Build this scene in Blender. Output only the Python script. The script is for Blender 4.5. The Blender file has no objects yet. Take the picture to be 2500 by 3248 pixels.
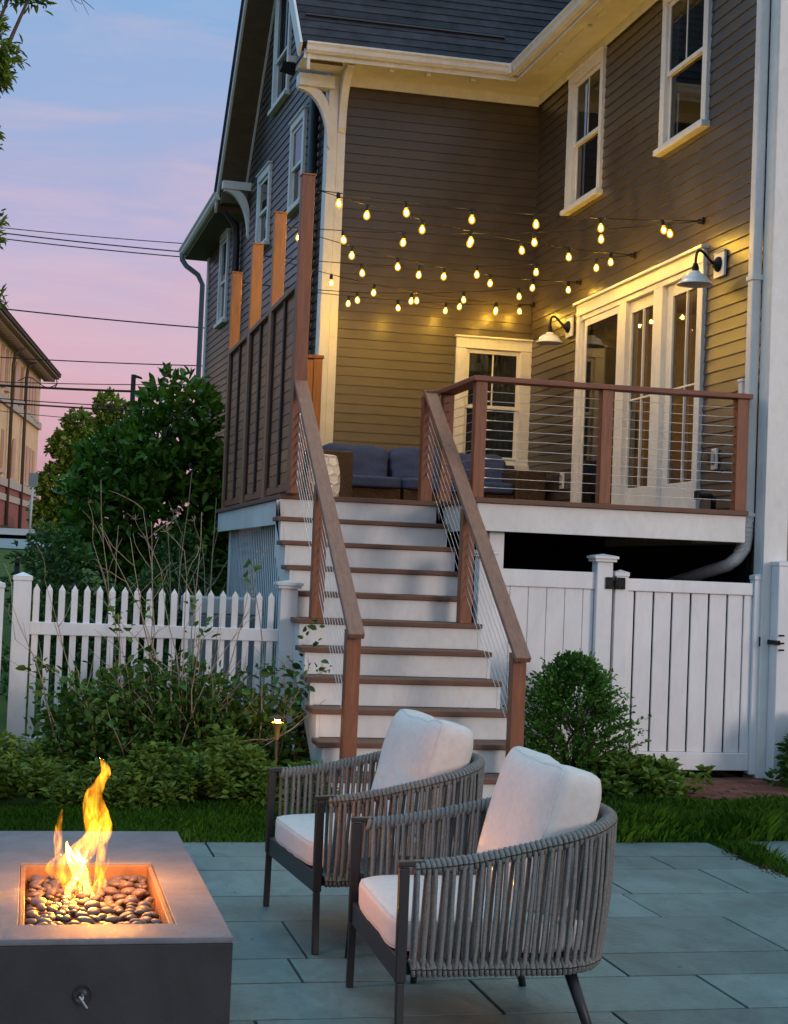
import bpy, bmesh, math, random
import numpy as np
from mathutils import Vector, Matrix
random.seed(7); rng = np.random.default_rng(11)
scene = bpy.context.scene
COL = scene.collection
R = math.radians
# ------------------------------------------------------------------ camera
CAM_F, CAM_P = 5027.4, (0.2239, 0.0368, 0.0400)
CAM = np.array([-1.1281, -12.6137, 1.5105])
_F = np.array([math.sin(CAM_P[0])*math.cos(CAM_P[1]), math.cos(CAM_P[0])*math.cos(CAM_P[1]), math.sin(CAM_P[1])])
_r = np.array([math.cos(CAM_P[0]), -math.sin(CAM_P[0]), 0.0]); _u = np.cross(_r, _F)
_R = math.cos(CAM_P[2])*_r + math.sin(CAM_P[2])*_u; _U = -math.sin(CAM_P[2])*_r + math.cos(CAM_P[2])*_u
cd = bpy.data.cameras.new('camera'); cam = bpy.data.objects.new('camera', cd); COL.objects.link(cam)
M = Matrix.Identity(4)
for i in range(3):
    M[i][0], M[i][1], M[i][2], M[i][3] = _R[i], _U[i], -_F[i], CAM[i]
cam.matrix_world = M
cd.sensor_fit = 'HORIZONTAL'; cd.sensor_width = 36; cd.lens = CAM_F/2500*36
cd.clip_start = .05; cd.clip_end = 2000
scene.camera = cam
def at(ax, val, x, y):
    """the point of the place at depth plane axis=val seen at photo pixel x, y (a surveying helper)"""
    d = _F + (x-1250)/CAM_F*_R - (y-1624)/CAM_F*_U
    return CAM + (val-CAM[ax])/d[ax]*d
# ------------------------------------------------------------------ render, sky, sun
scene.render.engine = 'CYCLES'
scene.cycles.use_denoising = True
scene.cycles.max_bounces = 6; scene.cycles.diffuse_bounces = 3; scene.cycles.glossy_bounces = 3
scene.cycles.transmission_bounces = 4; scene.cycles.transparent_max_bounces = 12
scene.cycles.sample_clamp_indirect = 4.0
scene.cycles.caustics_reflective = False; scene.cycles.caustics_refractive = False
vs = scene.view_settings
vs.view_transform = 'Standard'; vs.look = 'None'; vs.exposure = 0.0; vs.gamma = 1.0; vs.use_curve_mapping = False
SUN_AZ, SUN_EL = R(32), R(9)          # azimuth from -Y towards +X: behind the viewer, to the right
world = bpy.data.worlds.new('World'); scene.world = world; world.use_nodes = True
def s2l(c):
    return tuple((v/12.92 if v <= .04045 else ((v+.055)/1.055)**2.4) for v in [x/255 for x in c])
class NT:
    def __init__(s, tree): s.t = tree; s.n = tree.nodes; s.l = tree.links
    def add(s, typ, **kw):
        n = s.n.new(typ)
        for k, v in kw.items():
            if k == 'inp':
                for kk, vv in v.items(): n.inputs[kk].default_value = vv
            else: setattr(n, k, v)
        return n
    def ln(s, a, ao, b, bi): s.l.new(a.outputs[ao], b.inputs[bi])
def ramp(nt, stops):
    r = nt.add('ShaderNodeValToRGB'); e = r.color_ramp.elements
    while len(e) > 1: e.remove(e[-1])
    e[0].position = stops[0][0]; e[0].color = (*stops[0][1], 1)
    for p, c in stops[1:]:
        k = e.new(p); k.color = (*c, 1)
    return r
wt = NT(world.node_tree); wt.n.clear()
tc = wt.add('ShaderNodeTexCoord'); sp = wt.add('ShaderNodeSeparateXYZ'); wt.ln(tc, 'Generated', sp, 0)
# thin dusk clouds bend the bands a little
mp = wt.add('ShaderNodeMapping'); mp.inputs['Scale'].default_value = (2.2, 2.2, 9); wt.ln(tc, 'Generated', mp, 0)
nz = wt.add('ShaderNodeTexNoise', inp={'Scale': 2.0, 'Detail': 6.0, 'Roughness': .55}); wt.ln(mp, 0, nz, 'Vector')
ms = wt.add('ShaderNodeMath', operation='MULTIPLY_ADD', inp={1: .13, 2: -.065}); wt.ln(nz, 'Fac', ms, 0)
ad = wt.add('ShaderNodeMath', operation='ADD'); wt.ln(sp, 'Z', ad, 0); wt.ln(ms, 0, ad, 1)
rp = ramp(wt, [(0.0, s2l((188, 146, 160))), (.06, s2l((204, 156, 172))), (.115, s2l((214, 168, 182))), (.138, s2l((217, 174, 190))), (.166, s2l((206, 177, 199))), (.192, s2l((190, 178, 210))),
               (.243, s2l((168, 174, 212))), (.280, s2l((155, 176, 216))), (.335, s2l((138, 174, 218))), (.5, (.38, .66, .94)), (1.0, (.62, 1.08, 1.36))])
wt.ln(ad, 0, rp, 0)
# faint peach cloud streaks low in the sky
mpc = wt.add('ShaderNodeMapping'); mpc.inputs['Scale'].default_value = (3.0, 3.0, 17); mpc.inputs['Rotation'].default_value = (0, .12, 0); wt.ln(tc, 'Generated', mpc, 0)
nc = wt.add('ShaderNodeTexNoise', inp={'Scale': 2.3, 'Detail': 7.0, 'Roughness': .6, 'Distortion': .7}); wt.ln(mpc, 0, nc, 'Vector')
rc = ramp(wt, [(.46, (0, 0, 0)), (.72, (.55, .55, .55))]); wt.ln(nc, 'Fac', rc, 0)
rz_ = ramp(wt, [(.05, (.4, .4, .4)), (.16, (1, 1, 1)), (.30, (.5, .5, .5)), (.45, (0, 0, 0))]); wt.ln(sp, 'Z', rz_, 0)
mc = wt.add('ShaderNodeMath', operation='MULTIPLY'); wt.ln(rc, 0, mc, 0); wt.ln(rz_, 0, mc, 1)
mcl = wt.add('ShaderNodeMixRGB'); wt.ln(mc, 0, mcl, 0); wt.ln(rp, 0, mcl, 1); mcl.inputs[2].default_value = (.74, .52, .56, 1); rp = mcl
# the sunset side (behind the viewer) glows pink
ng = wt.add('ShaderNodeVectorMath', operation='DOT_PRODUCT'); wt.ln(tc, 'Generated', ng, 0)
ng.inputs[1].default_value = (math.sin(SUN_AZ)*.98, -math.cos(SUN_AZ)*.98, .2)
gr = ramp(wt, [(0.0, (0, 0, 0)), (.15, (0, 0, 0)), (1.0, (1, 1, 1))]); wt.ln(ng, 'Value', gr, 0)
mx = wt.add('ShaderNodeMixRGB', blend_type='MIX'); wt.ln(gr, 0, mx, 0); wt.ln(rp, 0, mx, 1); mx.inputs[2].default_value = (.56, .56, .63, 1)
lf = ramp(wt, [(0, (0, 0, 0)), (.12, (0, 0, 0)), (.75, (1, 1, 1))]); ngx = wt.add('ShaderNodeMath', operation='MULTIPLY', inp={1: -1.0}); wt.ln(sp, 'X', ngx, 0); wt.ln(ngx, 0, lf, 0)
m2 = wt.add('ShaderNodeMixRGB', blend_type='MULTIPLY'); wt.ln(lf, 0, m2, 0); wt.ln(mx, 0, m2, 1); m2.inputs[2].default_value = (.56, .86, 1.0, 1)
bg = wt.add('ShaderNodeBackground', inp={'Strength': 1.0}); wt.ln(m2, 0, bg, 0)
sky = wt.add('ShaderNodeTexSky', sky_type='NISHITA'); sky.sun_disc = False
sky.sun_elevation = SUN_EL; sky.sun_rotation = math.pi - SUN_AZ
bg2 = wt.add('ShaderNodeBackground', inp={'Strength': .005}); wt.ln(sky, 0, bg2, 0)
sh = wt.add('ShaderNodeAddShader'); wt.ln(bg, 0, sh, 0); wt.ln(bg2, 0, sh, 1)
wo = wt.add('ShaderNodeOutputWorld'); wt.ln(sh, 0, wo, 0)
sl = bpy.data.lights.new('sun', 'SUN'); sl.energy = .88; sl.angle = R(14); sl.color = (1, .80, .72)
sun = bpy.data.objects.new('sun', sl); COL.objects.link(sun)
sd = Vector((math.sin(SUN_AZ)*math.cos(SUN_EL), -math.cos(SUN_AZ)*math.cos(SUN_EL), math.sin(SUN_EL)))
sun.rotation_euler = sd.to_track_quat('Z', 'Y').to_euler(); sun.location = sd*40

# ------------------------------------------------------------------ helpers
OFF = {}
def tag(o, label=None, cat=None, group=None, kind=None):
    if label: o['label'] = label
    if cat: o['category'] = cat
    if group: o['group'] = group
    if kind: o['kind'] = kind
    return o
def thing(name, loc, label, cat, group=None, rz=0):
    o = bpy.data.objects.new(name, None); COL.objects.link(o); o.empty_display_size = .1
    o.location = loc; o.rotation_euler.z = rz
    OFF[o] = Vector((0, 0, 0)) if rz else Vector(loc)
    return tag(o, label, cat, group)
class MB:
    def __init__(s): s.v = []; s.f = []; s.m = []
    def add(s, vs, fs, mi=0):
        b = len(s.v); s.v += [tuple(v) for v in vs]; s.f += [tuple(b+i for i in f) for f in fs]; s.m += [mi]*len(fs)
        return s
    def box(s, x0, x1, y0, y1, z0, z1, mi=0):
        if x0 > x1: x0, x1 = x1, x0
        if y0 > y1: y0, y1 = y1, y0
        if z0 > z1: z0, z1 = z1, z0
        return s.add([(x0,y0,z0),(x1,y0,z0),(x1,y1,z0),(x0,y1,z0),(x0,y0,z1),(x1,y0,z1),(x1,y1,z1),(x0,y1,z1)],
                     [(0,3,2,1),(4,5,6,7),(0,1,5,4),(1,2,6,5),(2,3,7,6),(3,0,4,7)], mi)
    def fbox(s, fr, u0, u1, z0, z1, o0, o1, mi=0):
        """box in a wall frame fr(u, z, out)"""
        P = [fr(u, z, o) for z in (z0, z1) for (u, o) in ((u0, o0), (u1, o0), (u1, o1), (u0, o1))]
        return s.add(P, [(0,3,2,1),(4,5,6,7),(0,1,5,4),(1,2,6,5),(2,3,7,6),(3,0,4,7)], mi)
    def prism(s, poly, d, mi=0):
        """closed polygon of 3-D points swept by vector d"""
        n = len(poly); d = Vector(d); a = [Vector(p) for p in poly]
        return s.add(a+[p+d for p in a], [tuple(range(n))[::-1], tuple(range(n, 2*n))]+[(i, (i+1) % n, n+(i+1) % n, n+i) for i in range(n)], mi)
    def bar(s, a, b, w, h, up=(0,0,1), mi=0):
        """rectangular bar from a to b, w across, h along up"""
        a = Vector(a); b = Vector(b); t = (b-a).normalized(); sd_ = t.cross(Vector(up)).normalized(); u = sd_.cross(t)
        P = [p+sd_*(x*w/2)+u*(y*h/2) for p in (a, b) for x, y in ((-1,-1),(1,-1),(1,1),(-1,1))]
        return s.add(P, [(0,1,2,3),(7,6,5,4),(0,4,5,1),(1,5,6,2),(2,6,7,3),(3,7,4,0)], mi)
    def tube(s, pts, r, n=6, cap=True, mi=0):
        pts = [Vector(p) for p in pts]; rr = r if hasattr(r, '__len__') else [r]*len(pts)
        ref = None; V = []
        for i, p in enumerate(pts):
            t = (pts[min(i+1, len(pts)-1)]-pts[max(i-1, 0)]).normalized()
            if ref is None:
                ref = t.orthogonal().normalized()
            ref = (ref-t*ref.dot(t)).normalized(); bi = t.cross(ref)
            V += [p+(ref*math.cos(2*math.pi*k/n)+bi*math.sin(2*math.pi*k/n))*rr[i] for k in range(n)]
        F = [(i*n+k, i*n+(k+1) % n, (i+1)*n+(k+1) % n, (i+1)*n+k) for i in range(len(pts)-1) for k in range(n)]
        if cap: F += [tuple(range(n))[::-1], tuple(range((len(pts)-1)*n, len(pts)*n))]
        return s.add(V, F, mi)
    def lathe(s, prof, c, n=20, axis=(0,0,1), mi=0):
        """prof: (radius, height) list about axis at c"""
        ax = Vector(axis).normalized(); e1 = ax.orthogonal().normalized(); e2 = ax.cross(e1); c = Vector(c)
        V = [c+ax*h+(e1*math.cos(2*math.pi*k/n)+e2*math.sin(2*math.pi*k/n))*max(r, 1e-4) for r, h in prof for k in range(n)]
        F = [(i*n+k, i*n+(k+1) % n, (i+1)*n+(k+1) % n, (i+1)*n+k) for i in range(len(prof)-1) for k in range(n)]
        return s.add(V, F, mi)
    def build(s, name, mat, parent=None, smooth=False, bevel=0, seg=2, sub=0):
        o_ = OFF.get(parent, Vector((0, 0, 0)))
        me = bpy.data.meshes.new(name); me.from_pydata([(v[0]-o_[0], v[1]-o_[1], v[2]-o_[2]) for v in s.v], [], s.f)
        for mm in (mat if isinstance(mat, (list, tuple)) else [mat]): me.materials.append(mm)
        if isinstance(mat, (list, tuple)): me.polygons.foreach_set('material_index', s.m)
        if smooth: me.polygons.foreach_set('use_smooth', [True]*len(me.polygons))
        me.update()
        bm = bmesh.new(); bm.from_mesh(me); bmesh.ops.recalc_face_normals(bm, faces=bm.faces); bm.to_mesh(me); bm.free()
        o = bpy.data.objects.new(name, me); COL.objects.link(o)
        if parent: o.parent = parent
        OFF[o] = o_
        if bevel:
            b = o.modifiers.new('bevel', 'BEVEL'); b.width = bevel; b.segments = seg; b.limit_method = 'ANGLE'; b.angle_limit = R(40); b.harden_normals = False
        if sub:
            b = o.modifiers.new('sub', 'SUBSURF'); b.levels = sub; b.render_levels = sub
        return o
def npmesh(name, V, F, mat, parent=None, smooth=False):
    """many equal polygons from numpy arrays (world coordinates)"""
    V = np.asarray(V, np.float64).reshape(-1, 3).copy(); F = np.asarray(F, np.int32)
    o_ = OFF.get(parent, Vector((0, 0, 0))); V -= np.array(o_)
    me = bpy.data.meshes.new(name); k = F.shape[1]
    me.vertices.add(len(V)); me.vertices.foreach_set('co', V.ravel())
    me.loops.add(F.size); me.loops.foreach_set('vertex_index', F.ravel())
    me.polygons.add(len(F)); me.polygons.foreach_set('loop_start', np.arange(0, F.size, k, dtype=np.int32))
    if smooth: me.polygons.foreach_set('use_smooth', np.ones(len(F), bool))
    me.materials.append(mat); me.update(calc_edges=True); me.validate()
    o = bpy.data.objects.new(name, me); COL.objects.link(o)
    if parent: o.parent = parent
    OFF[o] = o_
    return o
def copy_tree(o, parent=None):
    c = o.copy(); COL.objects.link(c); c.parent = parent
    for ch in list(o.children): copy_tree(ch, c)
    return c

# ------------------------------------------------------------------ materials
def mat(name, base, rough=.6, spec=.4, noise=0, nscale=8, stretch=(1,1,1), bump=0, bscale=60, bstretch=None, metal=0, col2=None, island=0, emis=None, coat=0, trans=0, detail=5):
    m = bpy.data.materials.new(name); m.use_nodes = True; t = NT(m.node_tree); b = t.n['Principled BSDF']
    b.inputs['Roughness'].default_value = rough; b.inputs['Specular IOR Level'].default_value = spec; b.inputs['Metallic'].default_value = metal
    b.inputs['Base Color'].default_value = (*base, 1)
    if coat: b.inputs['Coat Weight'].default_value = coat; b.inputs['Coat Roughness'].default_value = .15
    tcd = t.add('ShaderNodeTexCoord')
    last = None
    if noise or col2:
        mpn = t.add('ShaderNodeMapping'); mpn.inputs['Scale'].default_value = stretch; t.ln(tcd, 'Object', mpn, 0)
        n = t.add('ShaderNodeTexNoise', inp={'Scale': nscale, 'Detail': detail, 'Roughness': .6}); t.ln(mpn, 0, n, 'Vector')
        c2 = col2 or tuple(min(1, c*(1+noise)) for c in base); c1 = base if col2 else tuple(c*(1-noise) for c in base)
        last = ramp(t, [(.3, c1), (.7, c2)]); t.ln(n, 'Fac', last, 0)
        t.ln(last, 0, b, 'Base Color')
        rr = t.add('ShaderNodeMath', operation='MULTIPLY_ADD', inp={1: .25, 2: max(.05, rough-.12)}); t.ln(n, 'Fac', rr, 0); t.ln(rr, 0, b, 'Roughness')
    if island:
        g = t.add('ShaderNodeNewGeometry'); hv = t.add('ShaderNodeMath', operation='MULTIPLY_ADD', inp={1: 2*island, 2: 1-island}); t.ln(g, 'Random Per Island', hv, 0)
        mu = t.add('ShaderNodeMixRGB', blend_type='MULTIPLY', inp={0: 1.0}); mu.inputs[1].default_value = (*base, 1)
        if last: t.ln(last, 0, mu, 1)
        t.ln(hv, 0, mu, 2); t.ln(mu, 0, b, 'Base Color'); last = mu
    if bump:
        mpb = t.add('ShaderNodeMapping'); mpb.inputs['Scale'].default_value = bstretch or (1, 1, 1); t.ln(tcd, 'Object', mpb, 0)
        n2 = t.add('ShaderNodeTexNoise', inp={'Scale': bscale, 'Detail': 4.0}); t.ln(mpb, 0, n2, 'Vector')
        bp = t.add('ShaderNodeBump', inp={'Strength': bump, 'Distance': .01}); t.ln(n2, 'Fac', bp, 'Height'); t.ln(bp, 0, b, 'Normal')
    if emis:
        b.inputs['Emission Color'].default_value = (*emis[0], 1); b.inputs['Emission Strength'].default_value = emis[1]
    if trans:
        out = t.n['Material Output']; tr = t.add('ShaderNodeBsdfTranslucent')
        if last: t.ln(last, 0, tr, 0)
        else: tr.inputs[0].default_value = (*base, 1)
        mm = t.add('ShaderNodeMixShader', inp={0: trans}); t.ln(b, 0, mm, 1); t.ln(tr, 0, mm, 2); t.ln(mm, 0, out, 0)
    return m
def emat(name, color, strength):
    m = bpy.data.materials.new(name); m.use_nodes = True; t = NT(m.node_tree); t.n.clear()
    e = t.add('ShaderNodeEmission'); e.inputs[0].default_value = (*color, 1); e.inputs[1].default_value = strength
    o = t.add('ShaderNodeOutputMaterial'); t.ln(e, 0, o, 0); return m
def glass(name, tint=(.55, .6, .62), rough=.02):
    m = bpy.data.materials.new(name); m.use_nodes = True; t = NT(m.node_tree); t.n.clear()
    a = t.add('ShaderNodeBsdfTransparent'); a.inputs[0].default_value = (*tint, 1)
    g = t.add('ShaderNodeBsdfGlossy', inp={'Roughness': rough}); f = t.add('ShaderNodeFresnel', inp={0: 1.7})
    gb = t.add('ShaderNodeNewGeometry'); iv = t.add('ShaderNodeMath', operation='SUBTRACT', inp={0: 1.0}); t.ln(gb, 'Backfacing', iv, 1); fm = t.add('ShaderNodeMath', operation='MULTIPLY'); t.ln(f, 0, fm, 0); t.ln(iv, 0, fm, 1)
    x = t.add('ShaderNodeMixShader'); t.ln(fm, 0, x, 0); t.ln(a, 0, x, 1); t.ln(g, 0, x, 2)
    o = t.add('ShaderNodeOutputMaterial'); t.ln(x, 0, o, 0); return m
MT = {}
MT['siding'] = mat('siding_paint', (.074, .058, .042), .34, .55, noise=.18, nscale=2.5, bump=.12, bscale=30, bstretch=(1, 1, 8), island=.07)
MT['trim'] = mat('trim_paint', (.78, .77, .74), .42, .4, noise=.05, nscale=3, bump=.05, bscale=25)
MT['vinyl'] = mat('white_vinyl', (.80, .80, .81), .38, .45, noise=.035, nscale=4, bump=.03, bscale=40)
MT['shingle'] = mat('asphalt_shingle', (.052, .052, .062), .9, .2, noise=.35, nscale=5, bump=.5, bscale=160, island=.25)
MT['ipe'] = mat('reddish_hardwood', (.24, .082, .036), .48, .4, noise=.32, nscale=7, stretch=(6, 6, .6), bump=.2, bscale=40, bstretch=(8, 8, .5))
MT['orange'] = mat('lamplit_hardwood', (.33, .13, .035), .45, .4, noise=.25, nscale=7, stretch=(6, 6, .5), bump=.15, bscale=40, bstretch=(8, 8, .5))  # same wood as the front post, string-light warmth put into the colour
MT['ipeh'] = mat('brown_hardwood_boards', (.30, .118, .046), .5, .4, noise=.35, nscale=5, stretch=(6, .7, 6), bump=.25, bscale=30, bstretch=(8, .6, 8), island=.25)
MT['dark'] = mat('dark_batten', (.03, .016, .012), .55)
MT['rail'] = mat('weathered_handrail', (.26, .135, .092), .55, .35, noise=.22, nscale=6, stretch=(8, 1, 3), bump=.2, bscale=30, bstretch=(9, .8, 3))
MT['railx'] = mat('deck_rail_cap', (.22, .078, .045), .5, .35, noise=.25, nscale=6, stretch=(1, 8, 8), bump=.2, bscale=30, bstretch=(.8, 9, 9))
MT['tread'] = mat('composite_tread', (.175, .090, .060), .6, .3, noise=.2, nscale=6, stretch=(1, 9, 9), bump=.25, bscale=40, bstretch=(.7, 12, 12))
MT['steel'] = mat('steel_cable', (.62, .62, .62), .32, .5, metal=.8)
MT['black'] = mat('black_metal', (.006, .006, .007), .55, .25)
MT['wire'] = mat('black_cord', (.01, .01, .01), .6, .3)
MT['enamel'] = mat('white_enamel', (.72, .74, .76), .18, .5, coat=.5)
MT['glass'] = glass('window_glass')
MT['glassd'] = glass('screened_glass', (.30, .30, .28), .04)
MT['curtain'] = mat('curtain', (.13, .15, .125), .9, .1, noise=.3, nscale=3, stretch=(8, 8, .4))
MT['screen'] = mat('dark_insect_screen', (.018, .02, .026), .35, .4)
MT['wicker'] = mat('brown_wicker', (.075, .043, .024), .55, .35, noise=.3, nscale=30)
MT['navy'] = mat('slate_blue_fabric', (.055, .080, .185), .92, .15, noise=.12, nscale=30, bump=.25, bscale=250)
MT['cush'] = mat('natural_linen', (.68, .63, .59), .95, .12, noise=.06, nscale=40, bump=.3, bscale=420)
MT['rope'] = mat('grey_rope', (.215, .215, .205), .9, .15, noise=.25, nscale=120, bump=.5, bscale=380)
MT['frame'] = mat('charcoal_aluminium', (.018, .018, .021), .42, .45)
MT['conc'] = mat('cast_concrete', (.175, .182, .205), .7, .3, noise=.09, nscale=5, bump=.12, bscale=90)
MT['concb'] = mat('shaded_concrete', (.046, .046, .050), .75, .25, noise=.12, nscale=5, bump=.12, bscale=90)  # same concrete as the top, shade of the sides put into the colour
MT['ceram'] = mat('white_ceramic', (.68, .68, .64), .08, .6, coat=.6)
MT['bronze'] = mat('aged_bronze', (.12, .07, .03), .4, .5, metal=.7)

def stain(m, layers):
    """multiply the base colour by weathering: (scale, stretch, low, high, detail)"""
    t = NT(m.node_tree); b = t.n['Principled BSDF']; src = b.inputs['Base Color'].links[0].from_socket; tcs = t.add('ShaderNodeTexCoord')
    for sc, st, lo, hi, w in layers:
        mp_ = t.add('ShaderNodeMapping'); mp_.inputs['Scale'].default_value = st; t.ln(tcs, 'Object', mp_, 0)
        n = t.add('ShaderNodeTexNoise', inp={'Scale': sc, 'Detail': 8.0, 'Roughness': .65, 'Distortion': .8}); t.ln(mp_, 0, n, 'Vector')
        r = ramp(t, [(lo, (1-w, 1-w, 1-w)), (hi, (1, 1, 1))]); t.ln(n, 'Fac', r, 0)
        x = t.add('ShaderNodeMixRGB', blend_type='MULTIPLY', inp={0: 1.0}); t.l.new(src, x.inputs[1]); t.ln(r, 0, x, 2); src = x.outputs[0]
    t.l.new(src, b.inputs['Base Color'])
stain(MT['vinyl'], [(2.2, (1, 1, .5), .36, .6, .10), (14, (1, 1, .25), .35, .55, .05)])
stain(MT['trim'], [(2.5, (1, 1, .6), .36, .6, .10), (18, (1, 1, .4), .38, .55, .06)])
stain(MT['conc'], [(3.5, (1, 1, 1), .35, .62, .22), (30, (1, 1, 1), .38, .5, .10)])
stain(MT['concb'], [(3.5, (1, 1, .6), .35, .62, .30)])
stain(MT['siding'], [(.9, (1, 1, .5), .35, .65, .16)])
stain(MT['shingle'], [(1.1, (1, 1, 1), .35, .65, .25)])
# ------------------------------------------------------------------ ground
def sstep(a, b, x):
    t = np.clip((x-a)/(b-a), 0, 1); return t*t*(3-2*t)
def gz(x, y):
    x = np.asarray(x, float); y = np.asarray(y, float)
    h = np.interp(y, [3, 6, 18, 38, 46, 52, 100, 300], [0, .25, 1.05, 1.69, 2.10, 2.44, 3.3, 3.6])
    near = 1-sstep(-1.5, 1.2, x)
    return -.03+h*np.maximum(near, sstep(18, 26, y))
xs = np.concatenate([np.linspace(-150, -16, 14), np.linspace(-14, 12, 66), np.linspace(14, 150, 12)])
ys = np.concatenate([np.linspace(-40, -13, 6), np.linspace(-12, 66, 118), np.linspace(70, 300, 14)])
X, Y = np.meshgrid(xs, ys); Z = gz(X, Y)
idx = np.arange(X.size).reshape(X.shape)
F = np.stack([idx[:-1, :-1], idx[:-1, 1:], idx[1:, 1:], idx[1:, :-1]], -1).reshape(-1, 4)
MT['soil'] = mat('lawn_ground', (.040, .062, .014), .95, .1, col2=(.085, .125, .028), nscale=1.8, bump=.4, bscale=40)
g = npmesh('ground', np.stack([X, Y, Z], -1), F, MT['soil'], smooth=True); tag(g, kind='structure')
def strip(name, m, pts, w, lift, kind='structure'):
    """a road or walk laid over the terrain along pts"""
    V = []; n = len(pts)
    for (x, y, hw) in pts:
        for k in np.linspace(-1, 1, 5):
            yy = y+k*hw; V.append((x, yy, float(gz(x, yy))+lift))
    F = [(i*5+j, i*5+j+1, (i+1)*5+j+1, (i+1)*5+j) for i in range(n-1) for j in range(4)]
    o = npmesh(name, V, F, m, smooth=True); return tag(o, kind=kind)
MT['asph'] = mat('pale_asphalt', (.26, .28, .30), .85, .25, noise=.15, nscale=2, bump=.2, bscale=60)
MT['pavem'] = mat('concrete_pavement', (.40, .36, .33), .85, .2, noise=.15, nscale=1.5)
strip('road', MT['asph'], [(x, 42.3+.02*x, 3.7) for x in np.linspace(-40, 30, 60)], 0, .03)
strip('pavement', MT['pavem'], [(x, 49.2+.02*x, 2.9) for x in np.linspace(-40, 30, 60)], 0, .16)
# patio of bluestone slabs with open joints, one sheet of separate stones
MT['blue'] = mat('bluestone', (.118, .180, .178), .60, .35, col2=(.175, .245, .240), nscale=2.6, bump=.5, bscale=26, island=.20, detail=8)
stain(MT['blue'], [(1.3, (1, .55, 1), .36, .60, .30), (7, (1, .45, 1), .40, .52, .16), (60, (1, 1, 1), .40, .50, .10)])
MT['joint'] = mat('joint_sand', (.010, .012, .013), .95, .1)
rows = [-3.97, -4.40, -4.76, -5.37, -5.88, -6.52, -6.87, -7.33, -7.80, -8.35, -8.7, -9.3, -9.75, -10.3, -10.9, -11.4, -12.2, -13]
mb = MB(); rs = random.Random(4)
for i in range(len(rows)-1):
    y1, y0 = rows[i], rows[i+1]; x = -5.5-rs.random()*.6
    while x < 2.76:
        w = rs.choice([.62, .92, .92, 1.22]) * rs.uniform(.92, 1.05); x2 = min(x+w, 2.79-(.03 if i % 2 else 0))
        if x2-x > .12:
            dz = rs.uniform(-.0015, .001); j = .0055
            mb.box(x+j, x2-j, y0+.0075, y1-.0075, -.05, dz)
        x += w
patio = mb.build('patio', MT['blue'], bevel=.002, seg=1); tag(patio, kind='structure')
mb = MB(); mb.box(-6.2, 2.78, -13, -3.98, -.06, -.030); o = mb.build('patio_bed', MT['joint']); tag(o, kind='structure')
mb = MB(); mb.add([(2.98, -4.72, .0), (3.75, -4.75, .0), (3.78, -3.92, .0), (3.0, -3.92, .0), (2.98, -4.72, -.05), (3.75, -4.75, -.05), (3.78, -3.92, -.05), (3.0, -3.92, -.05)],
       [(0, 1, 2, 3), (4, 7, 6, 5), (0, 4, 5, 1), (1, 5, 6, 2), (2, 6, 7, 3), (3, 7, 4, 0)])
ss = mb.build('stepping_stone', MT['blue'], bevel=.005); tag(ss, 'single bluestone stepping stone set in the grass to the right of the patio', 'stepping stone')
# brick path in front of the gate
MT['brickp'] = mat('path_brick', (.16, .062, .045), .85, .2, noise=.3, nscale=9, bump=.3, bscale=60, island=.3)
mb = MB()
for i in range(14):
    for k in range(12):
        x = 3.30+i*.205+(.1 if k % 2 else 0); y = -2.28+k*.103
        if y < -1.9 and x < 3.45: continue
        if x+y < 1.32: continue
        mb.box(x+.003, x+.2, y+.003, y+.1, -.05, -.004+rs.uniform(-.003, .003))
bp_ = mb.build('brick_path', MT['brickp'], bevel=.003, seg=1); tag(bp_, kind='structure')
mb = MB(); mb.box(3.2, 6.2, -2.2, -1.0, -.06, -.022); o = mb.build('path_bed', MT['joint']); tag(o, kind='structure')

# ------------------------------------------------------------------ the house
LA = R(2.7); LO = Vector((1.98, 5.16, 0)); LD = Vector((-math.sin(LA), math.cos(LA), 0)); LN = Vector((-math.cos(LA), -math.sin(LA), 0))
def FB(u, z, o): return (u, 5.16-o, z)
def FR(u, z, o): return (4.5-o, u, z)
def FF(u, z, o): return (u, -1.1-o, z)
def FL(u, z, o): p = LO+LD*u+LN*o; return (p.x, p.y, z)
house = thing('clapboard_house', (3.2, 5.16, 0), 'large dark grey clapboard house with cream trim, shingle roof and a sliding porch door', 'house')
def siding(name, fr, u0, u1, z0, z1, holes=(), e=.107, lip=.013, mat_=None, parent=None, joints=True):
    f0 = u0 if callable(u0) else (lambda z: u0); f1 = u1 if callable(u1) else (lambda z: u1)
    mb = MB(); n = int(math.ceil((z1-z0)/e-1e-6)); jr = random.Random(hash(name) % 99 if False else len(name))
    for k in range(n):
        a = z0+k*e; b = min(a+e, z1); mid = (a+b)/2
        iv = [(f0(mid), f1(mid))]
        for (ha, hb, za, zb) in holes:
            if za < mid < zb:
                nv = []
                for p, q in iv:
                    if hb <= p or ha >= q: nv.append((p, q)); continue
                    if ha > p: nv.append((p, ha))
                    if hb < q: nv.append((hb, q))
                iv = nv
        for p, q in iv:
            cuts = [p]
            while joints and q-cuts[-1] > 2.6: cuts.append(cuts[-1]+jr.uniform(1.4, 3.2))
            cuts.append(q)
            for c, d in zip(cuts[:-1], cuts[1:]):
                if d-c < .01: continue
                c2, d2 = c+(.0004 if c != p else 0), d
                mb.add([fr(c2, a, lip), fr(d2, a, lip), fr(d2, b, .001), fr(c2, b, .001), fr(c2, a, 0), fr(d2, a, 0)], [(0, 1, 2, 3), (4, 5, 1, 0)])
    return mb.build(name, mat_ or MT['siding'], parent)
WIN = dict(k=(3.70, 4.36, 2.82, 4.13), r1=(3.00, 3.82, 5.58, 6.95), r2=(.345, 1.205, 5.58, 6.95))
siding('back_wall', FB, 2.10, 4.5, 1.9, 7.17, [WIN['k']], parent=house)
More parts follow.
